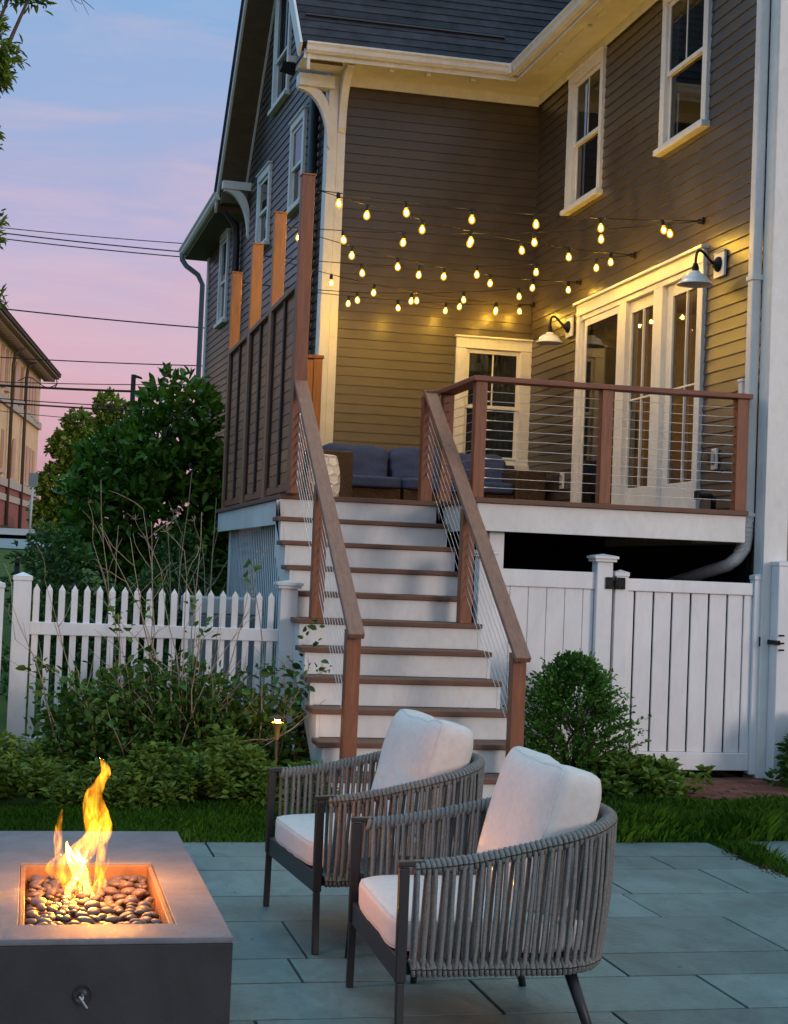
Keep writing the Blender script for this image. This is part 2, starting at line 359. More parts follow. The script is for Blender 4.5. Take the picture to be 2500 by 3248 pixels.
siding('porch_wall', FR, -1.0, 5.16, 0, 7.17, [WIN['r1'], WIN['r2'], (.29, 3.37, 2.0, 4.29)], parent=house)
siding('front_wall', FF, 4.66, 9, -.03, 7.17, parent=house)
g0, g1 = (lambda z: 0.06 if z < 7.74 else (z-7.66)/1.28), (lambda z: 5.28 if z < 7.1 else 5.324-(z-7.076)/1.28)
LW = dict(a=(2.54, 3.40, 7.72, 9.22), b=(1.33, 2.0, 6.02, 7.03), c=(3.5, 4.2, 5.93, 6.86), d=(6.80, 7.39, 5.34, 6.62))
siding('gable_wall', FL, g0, g1, 0, 10.6, [LW['a'], LW['b'], LW['c']], parent=house, joints=False)
siding('rear_wall', FL, 5.28, 8.78, 0, 6.7, [LW['d']], parent=house, joints=False)
# frieze, corner boards
mb = MB(); mb.fbox(FB, 1.96, 4.47, 7.05, 7.17, .02, .035); mb.fbox(FR, -1.1, 5.12, 7.07, 7.17, .02, .035)
mb.build('frieze_board', MT['trim'], house, bevel=.003)
mb = MB()
mb.fbox(FB, 1.955, 2.065, .0, 7.16, -.02, .045); mb.fbox(FB, 2.068, 2.165, .0, 7.16, -.02, .03); mb.fbox(FL, .0, .13, 0, 7.15, 0, .03)
mb.build('corner_board', MT['trim'], house, bevel=.004)
mb = MB(); mb.fbox(FF, 4.475, 4.675, 0, 7.6, 0, .028); mb.fbox(FR, -1.098, -.96, 0, 7.16, 0, .026)
mb.build('corner_board', MT['trim'], house, bevel=.004)
mb = MB(); mb.fbox(FL, 8.72, 8.86, 0, 6.7, -.02, .03); mb.build('corner_board', MT['trim'], house, bevel=.004)
mb = MB(); mb.box(4.385, 4.45, -.83, -.76, 2.09, 3.14); mb.box(4.378, 4.457, -.838, -.752, 3.141, 3.165); mb.build('trim_post', MT['trim'], house, bevel=.004)
# roof planes: shingle courses
PIT = R(52); Y0, Z0 = 4.56, 7.31
def FM(u, t, o): return (u, Y0+t*math.cos(PIT)-o*math.sin(PIT), Z0+t*math.sin(PIT)+o*math.cos(PIT))
siding('roof', FM, lambda t: 1.54-t*.03, 9.0, 0, 4.9, e=.145, lip=.011, mat_=MT['shingle'], parent=house)
mb = MB(); mb.add([FM(1.54, -.02, -.012), FM(9, -.02, -.012), FM(9, 4.9, -.012), FM(1.40, 4.9, -.012), FM(1.54, -.02, -.1), FM(9, -.02, -.1), FM(9, 4.9, -.1), FM(1.40, 4.9, -.1)],
                  [(0, 1, 2, 3), (4, 7, 6, 5), (0, 4, 5, 1), (1, 5, 6, 2), (2, 6, 7, 3), (3, 7, 4, 0)])
mb.build('roof_deck', MT['dark'], house)
PW = R(34)
def FW(u, t, o): return (4.02+t*math.cos(PW)-o*math.sin(PW), u, 7.31+t*math.sin(PW)+o*math.cos(PW))
mb = MB(); mb.add([FW(-1.6, 0, 0), FW(4.6, 0, 0), FW(4.9+2, 5.5, 0), FW(-1.6, 5.5, 0), FW(-1.6, 0, -.1), FW(4.6, 0, -.1), FW(6.9, 5.5, -.1), FW(-1.6, 5.5, -.1)],
                  [(0, 1, 2, 3), (4, 7, 6, 5), (0, 4, 5, 1), (1, 5, 6, 2), (2, 6, 7, 3), (3, 7, 4, 0)])
mb.build('wing_roof', MT['shingle'], house)
# a ridge-vent like dark shingle lap seen across the slope
mb = MB(); mb.fbox(FM, 1.6, 3.94, .50, .53, .012, .035); mb.build('snow_guard', MT['dark'], house)
mb = MB(); mb.add([FM(1.53-.03*t, t, o) for t in (-.03, 4.9) for o in (-.17, .02)]+[FM(1.50-.03*t, t, o) for t in (-.03, 4.9) for o in (-.17, .02)], [(0, 1, 3, 2), (4, 6, 7, 5), (0, 2, 6, 4), (1, 5, 7, 3), (0, 4, 5, 1), (2, 3, 7, 6)])
mb.build('verge_board', MT['trim'], house, bevel=.003)
# soffits, fascias, gutters
mb = MB(); mb.box(1.56, 4.02, 4.62, 5.17, 7.17, 7.185); mb.box(4.02, 4.51, -1.55, 5.16, 7.172, 7.187)
mb.box(1.56, 4.06, 4.60, 4.625, 7.15, 7.30); mb.box(4.02, 4.045, -1.55, 4.64, 7.15, 7.30)
mb.build('soffit', MT['trim'], house, bevel=.003)
mb = MB()
for x in (2.55, 2.98, 3.5): MB().box(x, x+.05, 4.66, 4.72, 7.12, 7.168).build('soffit_block', MT['trim'], house, bevel=.004)
for y in (-1.0, -.1, .8, 1.7, 2.6, 3.5): MB().box(4.16, 4.21, y, y+.62, 7.135, 7.170).build('soffit_vent', MT['trim'], house, bevel=.004)
GP = [(.0, .0), (.045, .0), (.075, .03), (.082, .07), (.105, .095), (.105, .115), (.092, .115), (.09, .1), (.0, .1)]
mb = MB()
mb.prism([(1.58, 4.60-a, 7.20+b) for a, b in GP], (2.45, 0, 0)); mb.build('gutter', MT['trim'], house, bevel=.002)
mb = MB()
mb.prism([(4.02-a, 4.60, 7.20+b) for a, b in GP], (0, -6.15, 0)); mb.build('gutter', MT['trim'], house, bevel=.002)
mb = MB(); mb.box(4.0, 4.04, 4.488, 4.52, 7.195, 7.318); mb.box(3.9, 3.93, 4.488, 4.61, 7.195, 7.318); mb.build('gutter_seam', MT['trim'], house, bevel=.004)
# gable rakes, left side
MT['rakes'] = mat('brown_soffit', (.115, .085, .05), .7, .3, noise=.2, nscale=3, stretch=(1, 1, 4))
def rake(sa, za, sb, zb, th, w, mm, name, o0=-.02):
    mb = MB()
    P = [FL(sa, za, o0), FL(sb, zb, o0), FL(sb, zb+th, o0), FL(sa, za+th, o0)]; d = LN*(w-o0)
    return mb.prism(P, d).build(name, mm, house, bevel=.004)
rake(5.60, 6.70, 2.42, 10.79, .05, .40, MT['rakes'], 'rake_soffit')
rake(5.64, 6.70, 2.42, 10.84, .26, .43, MT['trim'], 'rake_board', .395)
rake(5.62, 6.90, 2.42, 11.02, .10, .46, MT['shingle'], 'rake_roof')
rake(5.30, 7.13, 2.5, 10.72, -.09, .045, MT['trim'], 'rake_frieze', .012)
rake(-.46, 7.13, 2.42, 10.82, .05, .38, MT['rakes'], 'rake_soffit')
rake(-.56, 7.02, 2.42, 10.86, .20, .41, MT['trim'], 'rake_board', .375)
mb = MB(); mb.fbox(FL, -.12, .06, 6.98, 7.12, -.02, .40); mb.build('eave_return', MT['trim'], house, bevel=.006)
mb = MB(); mb.fbox(FL, 5.0, 5.12, 6.93, 7.05, .0, .42); mb.build('eave_return', MT['trim'], house, bevel=.006)
def bracket(P, out, side, w, h=.62, d=.36):
    """curved eave bracket: P top at the wall, out = outward dir"""
    P = Vector(P); out = Vector(out); side = Vector(side); poly = []
    for k in range(13):
        a = k/12; ang = a*math.pi/2
        poly.append(P+out*(d*(1-math.sin(ang))+.035)+Vector((0, 0, -h*(1-math.cos(ang)) -.03)))
    poly.append(P+Vector((0, 0, -h-.08))+out*.0)
    poly.append(P+Vector((0, 0, -h+.16))+out*.0)
    for k in range(12, -1, -1):
        a = k/12; ang = a*math.pi/2
        poly.append(P+out*((d-.15)*(1-math.sin(ang))+.006)+Vector((0, 0, -(h-.24)*(1-math.cos(ang)))))
    poly.insert(0, P+out*(d+.035))
    return MB().prism([p-side*w/2 for p in poly], side*w)
bracket(FL(-.03, 6.98, 0), LN, LD, .085).build('eave_bracket', MT['trim'], house, bevel=.006)
bracket((2.115, 5.12, 7.16), (0, -1, 0), (1, 0, 0), .09, h=.58, d=.40).build('eave_bracket', MT['trim'], house, bevel=.006)
bracket(FL(5.06, 6.93, 0), LN, LD, .085).build('eave_bracket', MT['trim'], house, bevel=.006)
# the lower rear wing eave
mb = MB(); q = []
for s, z in ((5.34, 6.80), (9.05, 6.62)):
    q += [FL(s, z, -.1), FL(s, z, .38), FL(s, z+.16, .38), FL(s, z+.55, -.1)]
mb.add(q, [(0, 1, 2, 3), (7, 6, 5, 4), (0, 4, 5, 1), (1, 5, 6, 2), (2, 6, 7, 3), (3, 7, 4, 0)]); mb.build('rear_eave', MT['rakes'], house, bevel=.004)
mb = MB(); mb.prism([FL(5.45, 6.86+b, .38+a) for a, b in GP], Vector(FL(9.12, 6.68, .38))-Vector(FL(5.45, 6.86, .38))); mb.build('gutter', MT['trim'], house, bevel=.003)
# downspouts
MT['slate'] = mat('slate_grey_metal', (.16, .20, .21), .5, .4)
def spout(pts, mm, r=.045):
    mb = MB(); mb.tube(pts, r, 8); return mb.build('downspout', mm, house, smooth=True)
spout([FL(9.0, 6.72, .44), FL(9.0, 6.60, .43), FL(8.98, 6.50, .36), FL(8.95, 6.36, .16), FL(8.94, 6.2, .08), FL(8.94, 0, .08)], MT['slate'])
spout([FL(.55, 7.2, .07), FL(.55, 0, .07)], MT['frame'], .06)
spout([FL(5.55, 6.95, .34), FL(5.6, 6.8, .3), FL(5.7, 6.55, .09), FL(5.72, 6.3, .07), FL(5.72, 0, .07)], MT['frame'], .055)
mb = MB()
mb.box(4.395, 4.473, -.95, -.85, 2.0, 7.2); mb.build('downspout', MT['trim'], house, bevel=.012)
mb = MB(); mb.tube([(4.435, -.90, 2.02), (4.435, -.90, 1.90), (4.42, -.90, 1.80), (4.37, -.88, 1.72), (4.34, -.78, 1.66), (4.30, 1.2, 1.36)], .052, 10)
for k in range(6): mb.lathe([(.055, -.006), (.059, 0), (.055, .006)], (4.435-.008*k*k*.25, -.90, 1.97-.035*k), 12, (-.12*k, -.03*k, 1))
mb.build('downspout_elbow', MT['trim'], house, smooth=True)
mb = MB(); mb.box(4.385, 4.48, -.96, -.84, 3.95, 3.99); mb.box(4.385, 4.48, -.96, -.84, 2.05, 2.08); mb.build('downspout_strap', MT['trim'], house, bevel=.004)

def wavy(fr, u0, u1, z0, z1, o, amp=.018, wl=.075):
    n = max(8, int((u1-u0)/.012)); mb = MB(); V = []
    for i in range(n+1):
        u = u0+(u1-u0)*i/n; dd = amp*math.sin(u*2*math.pi/wl+.7*math.sin(u*9))
        V += [fr(u, z0, o+dd), fr(u, z1, o+dd*.6)]
    return mb.add(V, [(2*i, 2*i+2, 2*i+3, 2*i+1) for i in range(n)])
def window(fr, ua, ub, za, zb, hole, meet, munt=True, lower='screen', cap=True, cw=None):
    """double-hung window; ua..zb the casing, hole the opening in the wall"""
    ha, hb, hz0, hz1 = hole; u0, u1 = min(ua, ub), max(ua, ub)
    mb = MB()
    mb.fbox(fr, u0, ha, za+.06, hz1, .0, .045); mb.fbox(fr, hb, u1, za+.06, hz1, .0, .045)
    mb.fbox(fr, u0, u1, hz1, zb, .0, .048)
    if cap: mb.fbox(fr, u0-.02, u1+.02, zb, zb+.022, .0, .07)
    w = mb.build('window', MT['trim'], house, bevel=.005)
    mb = MB(); mb.fbox(fr, u0-.025, u1+.025, za, za+.058, .0, .085); mb.fbox(fr, ha, hb, za+.058, hz0+.02, -.02, .05); mb.build('sill', MT['trim'], w, bevel=.006)
    mb = MB(); f = .042
    for zz0, zz1, o0, o1 in ((meet-.02, hz1-.01, .0, .022), (hz0+.02, meet+.02, -.026, -.004)):
        mb.fbox(fr, ha, ha+f, zz0, zz1, o0, o1); mb.fbox(fr, hb-f, hb, zz0, zz1, o0, o1)
        mb.fbox(fr, ha+f, hb-f, zz1-f, zz1, o0, o1); mb.fbox(fr, ha+f, hb-f, zz0, zz0+f, o0, o1)
    if munt: mb.fbox(fr, (ha+hb)/2-.009, (ha+hb)/2+.009, meet+.02, hz1-.05, .003, .018)
    for a, b in ((ha-.012, ha), (hb, hb+.012)): mb.fbox(fr, a, b, hz0, hz1, -.09, .002)
    mb.fbox(fr, ha, hb, hz1-.01, hz1+.012, -.09, .001)
    mb.build('sash', MT['trim'], w, bevel=.003)
    MB().fbox(fr, ha+f*.8, hb-f*.8, meet, hz1-f*.8, .008, .012).build('pane', MT['glass'], w)
    MB().fbox(fr, ha+f*.8, hb-f*.8, hz0+f, meet, -.018, -.014).build('pane', MT['glassd'] if lower == 'screen' else MT['glass'], w)
    wavy(fr, ha-.01, hb+.01, hz0-.01, hz1+.01, -.12).build('curtain', MT['curtain'], w, smooth=True)
    return w
window(FR, 4.02, 2.92, 5.51, 7.055, WIN['r1'], 6.25)
window(FR, 1.315, .245, 5.51, 7.055, WIN['r2'], 6.255)
window(FB, 3.576, 4.496, 2.74, 4.255, WIN['k'], 3.455, lower='clear')
window(FL, 2.44, 3.50, 7.62, 9.30, LW['a'], 8.32, munt=False)
window(FL, 1.235, 2.085, 5.93, 7.12, LW['b'], 6.52, munt=False)
window(FL, 3.40, 4.30, 5.84, 6.96, LW['c'], 6.4, munt=False)
window(FL, 6.70, 7.48, 5.25, 6.70, LW['d'], 5.95, munt=False)
# sliding porch door: casing, posts, three glazed leaves, the lit room behind
mb = MB()
mb.fbox(FR, 3.37, 3.465, 2.09, 4.30, 0, .045); mb.fbox(FR, .17, .285, 2.09, 4.30, 0, .045); mb.fbox(FR, .17, 3.465, 4.30, 4.42, 0, .05); mb.fbox(FR, .14, 3.49, 4.42, 4.45, 0, .085)
mb.fbox(FR, .285, 3.37, 4.245, 4.298, -.1, .03); mb.fbox(FR, .285, 3.37, 2.06, 2.11, -.1, .06)
mb.fbox(FR, .262, .288, 2.1, 4.25, -.1, .02); mb.fbox(FR, 3.365, 3.392, 2.1, 4.25, -.1, .02)
door = mb.build('sliding_door', MT['trim'], house, bevel=.005)
mb = MB(); mb.fbox(FR, 1.115, 1.335, 2.11, 4.245, -.09, .03); mb.fbox(FR, 2.05, 2.235, 2.11, 4.245, -.09, .028); mb.build('door_post', MT['trim'], door, bevel=.005)
def leaf(ya, yb, ga, gb, o, gm, name='door_leaf'):
    mb = MB(); z0, z1, gz0, gz1 = 2.11, 4.243, 2.402, 4.13
    mb.fbox(FR, ya, ga, z0, z1, o, o+.04); mb.fbox(FR, gb, yb, z0, z1, o, o+.04); mb.fbox(FR, ga, gb, z0, gz0, o, o+.04); mb.fbox(FR, ga, gb, gz1, z1, o, o+.04)
    m_ = (ga+gb)/2
    mb.fbox(FR, m_-.010, m_+.010, gz0, gz1, o+.02, o+.046); mb.fbox(FR, ga, m_-.010, 3.254, 3.274, o+.02, o+.045); mb.fbox(FR, m_+.010, gb, 3.254, 3.274, o+.02, o+.045)
    l = mb.build(name, MT['trim'], door, bevel=.004)
    MB().fbox(FR, ga-.01, gb+.01, gz0-.01, gz1+.01, o+.016, o+.020).build('pane', gm, door)
leaf(.288, 1.115, .315, .98, -.06, MT['glass']); leaf(1.335, 2.05, 1.372, 2.012, -.062, MT['glass']); leaf(2.235, 3.365, 2.34, 3.11, -.055, MT['glass'])
mb = MB(); a, b = 2.245, 3.25
mb.fbox(FR, a, a+.05, 2.115, 4.24, .0, .02); mb.fbox(FR, b-.05, b, 2.115, 4.24, .0, .02); mb.fbox(FR, a+.05, b-.05, 4.17, 4.24, .0, .02); mb.fbox(FR, a+.05, b-.05, 2.115, 2.2, .0, .02)
scr = mb.build('screen_frame', MT['trim'], door, bevel=.003)
MB().fbox(FR, a+.04, b-.04, 2.19, 4.18, .007, .010).build('screen_mesh', MT['glassd'], door)
MT['roomw'] = mat('warm_room_paint', (.52, .34, .16), .8, .2); MT['roomf'] = mat('room_floor', (.16, .08, .04), .45, .4, noise=.2)
MB().box(8.4, 8.45, -.8, 5.0, 2.09, 4.7).box(4.66, 8.4, -.85, -.8, 2.09, 4.7).box(4.66, 8.4, 4.9, 4.95, 2.09, 4.7).build('room_wall', MT['roomw'], house)
MB().box(4.66, 8.4, -.8, 4.9, 2.05, 2.085).build('room_floor', MT['roomf'], house); MB().box(4.66, 8.4, -.8, 4.9, 4.7, 4.74).build('room_ceiling', MT['roomw'], house)
def point(name, loc, e, c, r=.05):
    l = bpy.data.lights.new(name, 'POINT'); l.energy = e; l.color = c; l.shadow_soft_size = r
    o = bpy.data.objects.new(name, l); o.location = loc; COL.objects.link(o); return o
point('room_light', (6.2, 3.3, 3.9), 42, (1, .62, .26), .15)
ds = thing('dresser', (8.05, 2.1, 2.09), 'dark low cabinet standing against the far wall of the lit room behind the sliding door', 'cabinet')
MT['dkwood'] = mat('dark_cabinet_wood', (.035, .02, .012), .4)
pic = thing('wall_picture', (5.55, 4.88, 3.3), 'small framed picture on the amber wall inside the sliding door', 'picture')
MB().box(5.35, 5.75, 4.87, 4.898, 3.0, 3.5).build('picture_frame', MT['dark'], pic, bevel=.005); MB().box(5.39, 5.71, 4.862, 4.869, 3.04, 3.46).build('print', MT['curtain'], pic)
MB().box(7.8, 8.38, 1.2, 3.0, 2.15, 2.85).build('carcass', MT['dkwood'], ds, bevel=.01)
MB().box(7.76, 8.39, 1.16, 3.04, 2.851, 2.89).build('top', MT['dkwood'], ds, bevel=.006)
for k in range(3): MB().box(7.785, 7.799, 1.24+k*.58, 1.78+k*.58, 2.2, 2.8).build('drawer_front', MT['dkwood'], ds, bevel=.004)
# ------------------------------------------------------------------ deck
MT['void'] = mat('underdeck_shade', (.010, .010, .011), .95, .05)  # near-black colour stands in for the deep shade below the deck
MT['greyp'] = mat('grey_panel', (.16, .19, .21), .5, .4)
deck = thing('raised_deck', (2.6, 0, 0), 'raised timber deck with white fascia boards and brown nosing in the corner of the house', 'deck')
mb = MB(); y = 0.02
while y < 5.1:
    y1 = min(y+.138, 5.12); mb.box(.84 if y < 4.5 else 1.99, 4.37, y, y1, 2.05, 2.086); y += .143
y = -.88
while y < .0: mb.box(2.20, 4.37, y, min(y+.138, .015), 2.05, 2.086); y += .143
mb.build('deck_board', MT['tread'], deck, bevel=.003)
mb = MB(); mb.box(.80, 2.135, -.005, .018, 2.052, 2.09); mb.box(2.14, 4.385, -1.03, -.885, 2.052, 2.09); mb.box(2.14, 2.198, -.884, .018, 2.052, 2.09); mb.box(.80, .838, .02, 4.52, 2.052, 2.09)
mb.build('nosing', MT['tread'], deck, bevel=.004)
mb = MB(); mb.box(2.165, 4.375, -1.0, -.975, 1.84, 2.05); mb.box(2.165, 2.19, -.974, .02, 1.84, 2.05); mb.box(4.352, 4.375, -.974, .0, 1.84, 2.05)
mb.box(.825, .85, .03, 4.52, 1.85, 2.05)
mb.build('fascia', MT['trim'], deck, bevel=.003)
mb = MB()
yy = .22
while yy < 4.2:
    mb.box(.936, .938, yy, yy+.068, -.02, 1.86); yy += .116
mb.build('skirt_boards', MT['vinyl'], deck)
MB().box(1.15, 1.16, .2, 4.2, -.02, 1.86).build('skirt_backing', MT['void'], deck)  # black sheet paints the shade seen through the board gaps
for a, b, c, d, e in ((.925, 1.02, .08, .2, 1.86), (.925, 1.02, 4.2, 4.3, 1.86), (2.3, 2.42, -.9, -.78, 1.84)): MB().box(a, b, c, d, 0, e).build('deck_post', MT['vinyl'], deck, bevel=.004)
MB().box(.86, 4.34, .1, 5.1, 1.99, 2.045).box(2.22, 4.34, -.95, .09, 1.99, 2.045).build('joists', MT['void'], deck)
MB().box(1.0, 4.47, 2.4, 2.45, -.03, 1.98).box(4.44, 4.47, -.9, 2.39, -.02, 1.83).build('shade_sheet', MT['void'], house)  # near-black sheets, the darkness under the deck put into their colour
# ------------------------------------------------------------------ stairs
stair = thing('deck_staircase', (1.44, -1.4, 0), 'straight flight of brown treads and white risers climbing to the deck', 'staircase')
H, D_ = .19, .273; SX0, SX1 = .746, 2.138
for i in range(1, 11):
    MB().box(SX0, SX1, -D_*i, -D_*(i-1)+.004, 2.09-H*i-.036, 2.09-H*i).build('tread', MT['tread'], stair, bevel=.006)
for i in range(0, 11):
    zt = 2.09-H*i-.038 if i else 2.05
    MB().box(SX0+.055, SX1-.03, -D_*i+.022, -D_*i+.040, 2.09-H*(i+1)+(.001 if i < 10 else -.02), zt).build('riser', MT['trim'], stair, bevel=.002)
for x0, x1 in ((SX0+.03, SX0+.054), (SX1-.029, SX1-.005)):
    P = [(x0, .02, 2.04)]
    for i in range(0, 11):
        yf = -D_*i+.021
        if i: P += [(x0, -D_*(i-1)+.021, 2.09-H*i-.037), (x0, yf, 2.09-H*i-.037)]
    P += [(x0, -D_*10+.021, -.02), (x0, -D_*9+.1, -.02), (x0, .02, 1.62)]
    mb = MB(); d = Vector((x1-x0, 0, 0)); mb.prism(P, d); mb.build('stringer', MT['trim'], stair)
# ------------------------------------------------------------------ railings
def cable(mb, a, b, r=.0024): mb.tube([a, b], r, 5, cap=False)
def fitting(mb, a, b, l=.07):
    a = Vector(a); b = Vector(b); t = (b-a).normalized(); mb.tube([a, a+t*.012, a+t*l], [.008, .006, .0045], 7)
def stairrail(x, ytop, zlift, top_post, label, sgn):
    t = thing('stair_railing', (x, -1.4, .6), label, 'railing')
    sl = H/D_*1.045
    hz = lambda y: 3.0+zlift+(y-ytop)*.727
    yb = -2.76
    MB().bar((x, ytop, hz(ytop)-.02), (x, yb, hz(yb)-.02), .105, .04).build('handrail', MT['rail'], t, bevel=.005)
    posts = [(-2.64, .19), (-1.28, 1.14)]
    for py, pz in posts: MB().box(x-.047, x+.047, py-.047, py+.047, pz, hz(py-.03)-.045).build('post', MT['ipe'], t, bevel=.004)
    if top_post: MB().box(x-.05, x+.05, .02, .115, 2.09, hz(.02)-.045).build('post', MT['ipe'], t, bevel=.004)
    mb = MB(); fb = MB(); y0 = .02 if top_post else -.15
    for k in range(8):
        za = 2.20+.0765*k+(y0+.15)*.727; f = lambda y: za+(y-y0)*.727
        cable(mb, (x, y0, f(y0)), (x, -2.60, f(-2.60))); fitting(fb, (x, y0, f(y0)), (x, -2.60, f(-2.60)), .09)
    mb.build('cables', MT['steel'], t, smooth=True); fb.build('cable_fittings', MT['steel'], t, smooth=True)
    return t
stairrail(.905, -.15, 0, False, 'left stair railing, ending in the tall post of the wooden privacy screen', -1)
stairrail(2.015, .03, .01, True, 'right stair railing, meeting the deck railing at a square post', 1)
dr = thing('deck_railing', (3.2, -.96, 2.09), 'brown deck railing with steel cables in front of the porch door', 'railing')
PX = [(2.120, 2.212, -1.005, -.913), (3.14, 3.232, -1.005, -.913), (4.275, 4.367, -1.005, -.913), (2.120, 2.212, -.02, .07)]
for x0, x1, y0, y1 in PX: MB().box(x0, x1, y0, y1, 2.09, 2.978).build('post', MT['ipe'], dr, bevel=.004)
MB().box(2.095, 4.395, -1.03, -.89, 2.980, 3.02).box(2.095, 2.235, -.888, .095, 2.980, 3.02).build('top_rail', MT['railx'], dr, bevel=.005)
MB().box(1.97, 2.093, -.02, .08, 2.962, 3.0).build('top_rail', MT['railx'], dr, bevel=.005)
mb = MB()
for k in range(11):
    fb = MB()
    z = 2.172+.0735*k
    cable(mb, (2.212, -.96, z), (4.275, -.96, z)); fitting(fb, (2.212, -.96, z), (3, -.96, z), .06); fb2 = MB(); fitting(fb2, (4.275, -.96, z), (3, -.96, z), .085)
    cable(mb, (2.166, -.913, z), (2.166, -.02, z)); fb1 = MB(); fitting(fb1, (2.166, -.02, z), (2.166, -.9, z), .05)
    for f_ in (fb, fb1, fb2): f_.build('cable_fitting', MT['steel'], dr, smooth=True)
mb.build('cables', MT['steel'], dr, smooth=True)
# ------------------------------------------------------------------ privacy screen
ps = thing('privacy_screen', (.9, 2.2, 2.09), 'tall brown wooden privacy screen with four posts along the left edge of the deck', 'screen')
PY = [-.098, 1.36, 2.81, 4.42]
for k, y in enumerate(PY):
    MB().box(.848, .955, y-.052, y+.052, 2.092, 4.65).build('post', MT['ipe'] if k == 0 else MT['orange'], ps, bevel=.004)  # rear posts carry the lamp-warmed colour
    MB().box(.842, .961, y-.058, y+.058, 4.651, 4.664).build('post_cap', MT['orange'], ps, bevel=.003)
for a, b in zip(PY[:-1], PY[1:]):
    y0, y1 = a+.054, b-.054; mb = MB(); z = 2.19
    while z < 3.74: mb.box(.885, .905, y0+.02, y1-.02, z, min(z+.092, 3.75)); z += .0965
    mb.build('board_panel', MT['ipeh'], ps, bevel=.003)
    m_ = (y0+y1)/2
    MB().box(.862, .884, m_-.035, m_+.035, 2.17, 3.755).build('batten', MT['dark'], ps, bevel=.003)
    for yy in (y0, y1-.035): MB().box(.846, .884, yy, yy+.035, 2.10, 3.755).build('stile', MT['rail'], ps, bevel=.003)
    for yy in (y0+.036, y1-.07): MB().box(.866, .884, yy, yy+.034, 2.17, 3.755).build('shadow_strip', MT['dark'], ps)  # dark strips painted in for the shadow beside each stile
    MB().box(.846, .93, y0, y1, 3.757, 3.80).build('cap_rail', MT['rail'], ps, bevel=.003)
    MB().box(.868, .92, y0+.04, y1-.04, 2.12, 2.185).build('bottom_rail', MT['ipe'], ps, bevel=.003)
mb = MB(); z = 2.12
while z < 3.76: mb.box(.98, 1.79, 4.455, 4.475, z, z+.092); z += .0965
mb.build('end_panel', MT['orange'], ps, bevel=.003)
MB().box(1.79, 1.885, 4.43, 4.52, 2.09, 3.79).build('post', MT['orange'], ps, bevel=.004); MB().box(1.72, 1.789, 4.44, 4.454, 2.1, 3.78).build('batten', MT['orange'], ps, bevel=.003)
MB().box(.96, 1.90, 4.42, 4.53, 3.795, 3.83).build('cap_rail', MT['ipe'], ps, bevel=.003)
# ------------------------------------------------------------------ fences and gate
def cap2(mb, x0, x1, y0, y1, z):
    mb.box(x0-.022, x1+.022, y0-.022, y1+.022, z, z+.022); mb.box(x0-.034, x1+.034, y0-.034, y1+.034, z+.023, z+.044)
    cx, cy = (x0+x1)/2, (y0+y1)/2; a = .03
    mb.add([(x0-a, y0-a, z+.045), (x1+a, y0-a, z+.045), (x1+a, y1+a, z+.045), (x0-a, y1+a, z+.045), (cx, cy, z+.062)], [(0, 1, 4), (1, 2, 4), (2, 3, 4), (3, 0, 4)])
def cap1(mb, x0, x1, y0, y1, z, h=.028, a=.006):
    cx, cy = (x0+x1)/2, (y0+y1)/2
    mb.box(x0-a, x1+a, y0-a, y1+a, z, z+.03); z += .0305
    mb.add([(x0-a, y0-a, z), (x1+a, y0-a, z), (x1+a, y1+a, z), (x0-a, y1+a, z), (cx, cy, z+h)], [(0, 1, 4), (1, 2, 4), (2, 3, 4), (3, 0, 4)])
pf = thing('picket_fence', (-.3, -1.05, 0), 'white picket fence with pointed pickets behind the twiggy bush', 'fence')
for x0, x1, zt, two in ((-1.238, -1.112, 1.335, 0), (.668, .795, 1.345, 1)):
    mb = MB().box(x0, x1, -1.113, -.987, -.03, zt); mb.build('post', MT['vinyl'], pf, bevel=.005)
    mb = MB(); (cap2 if two else cap1)(mb, x0, x1, -1.113, -.987, zt+.001); mb.build('post_cap', MT['vinyl'], pf, bevel=.002)
for k in range(20):
    x = -1.075+.0885*k; mb = MB(); w, dd = .0225, .011; z0, z1, z2 = .06, 1.275, 1.315
    mb.box(x-w, x+w, -1.05-dd, -1.05+dd, z0, z1)
    mb.add([(x-w, -1.05-dd, z1), (x+w, -1.05-dd, z1), (x+w, -1.05+dd, z1), (x-w, -1.05+dd, z1), (x, -1.05, z2)], [(0, 1, 4), (1, 2, 4), (2, 3, 4), (3, 0, 4)])
    mb.build('picket', MT['vinyl'], pf)
for z0, z1 in ((.955, 1.045), (.14, .23)): MB().box(-1.112, .668, -1.076, -1.024, z0, z1).build('rail', MT['vinyl'], pf, bevel=.004)
np_ = thing('fence_post', (-1.36, -1.2, 0), 'white fence post cut by the left edge of the photo, beside the picket fence', 'fence post')
MB().box(-1.45, -1.297, -1.26, -1.14, -.03, 1.28).build('shaft', MT['vinyl'], np_, bevel=.005); mb = MB(); cap1(mb, -1.45, -1.297, -1.26, -1.14, 1.281); mb.build('post_cap', MT['vinyl'], np_, bevel=.002)
vf = thing('board_fence', (2.7, -1.05, 0), 'solid white vinyl fence panel between the stairs and the gate', 'fence')
for x0, x1 in ((2.165, 2.285), (3.108, 3.235)):
    MB().box(x0, x1, -1.113, -.987, -.03, 1.64).build('post', MT['vinyl'], vf, bevel=.005); mb = MB(); cap2(mb, x0, x1, -1.113, -.987, 1.641); mb.build('post_cap', MT['vinyl'], vf, bevel=.002)
mb = MB(); x = 2.286
while x < 3.1: x2 = min(x+.1465, 3.107); mb.box(x, x2-.003, -1.06, -1.04, .12, 1.426); x += .1465
mb.build('board_panel', MT['vinyl'], vf, bevel=.004)
MB().box(2.286, 3.107, -1.074, -1.026, 1.427, 1.558).build('rail', MT['vinyl'], vf, bevel=.006); MB().box(2.286, 3.107, -1.074, -1.026, .05, .119).build('rail', MT['vinyl'], vf, bevel=.006)
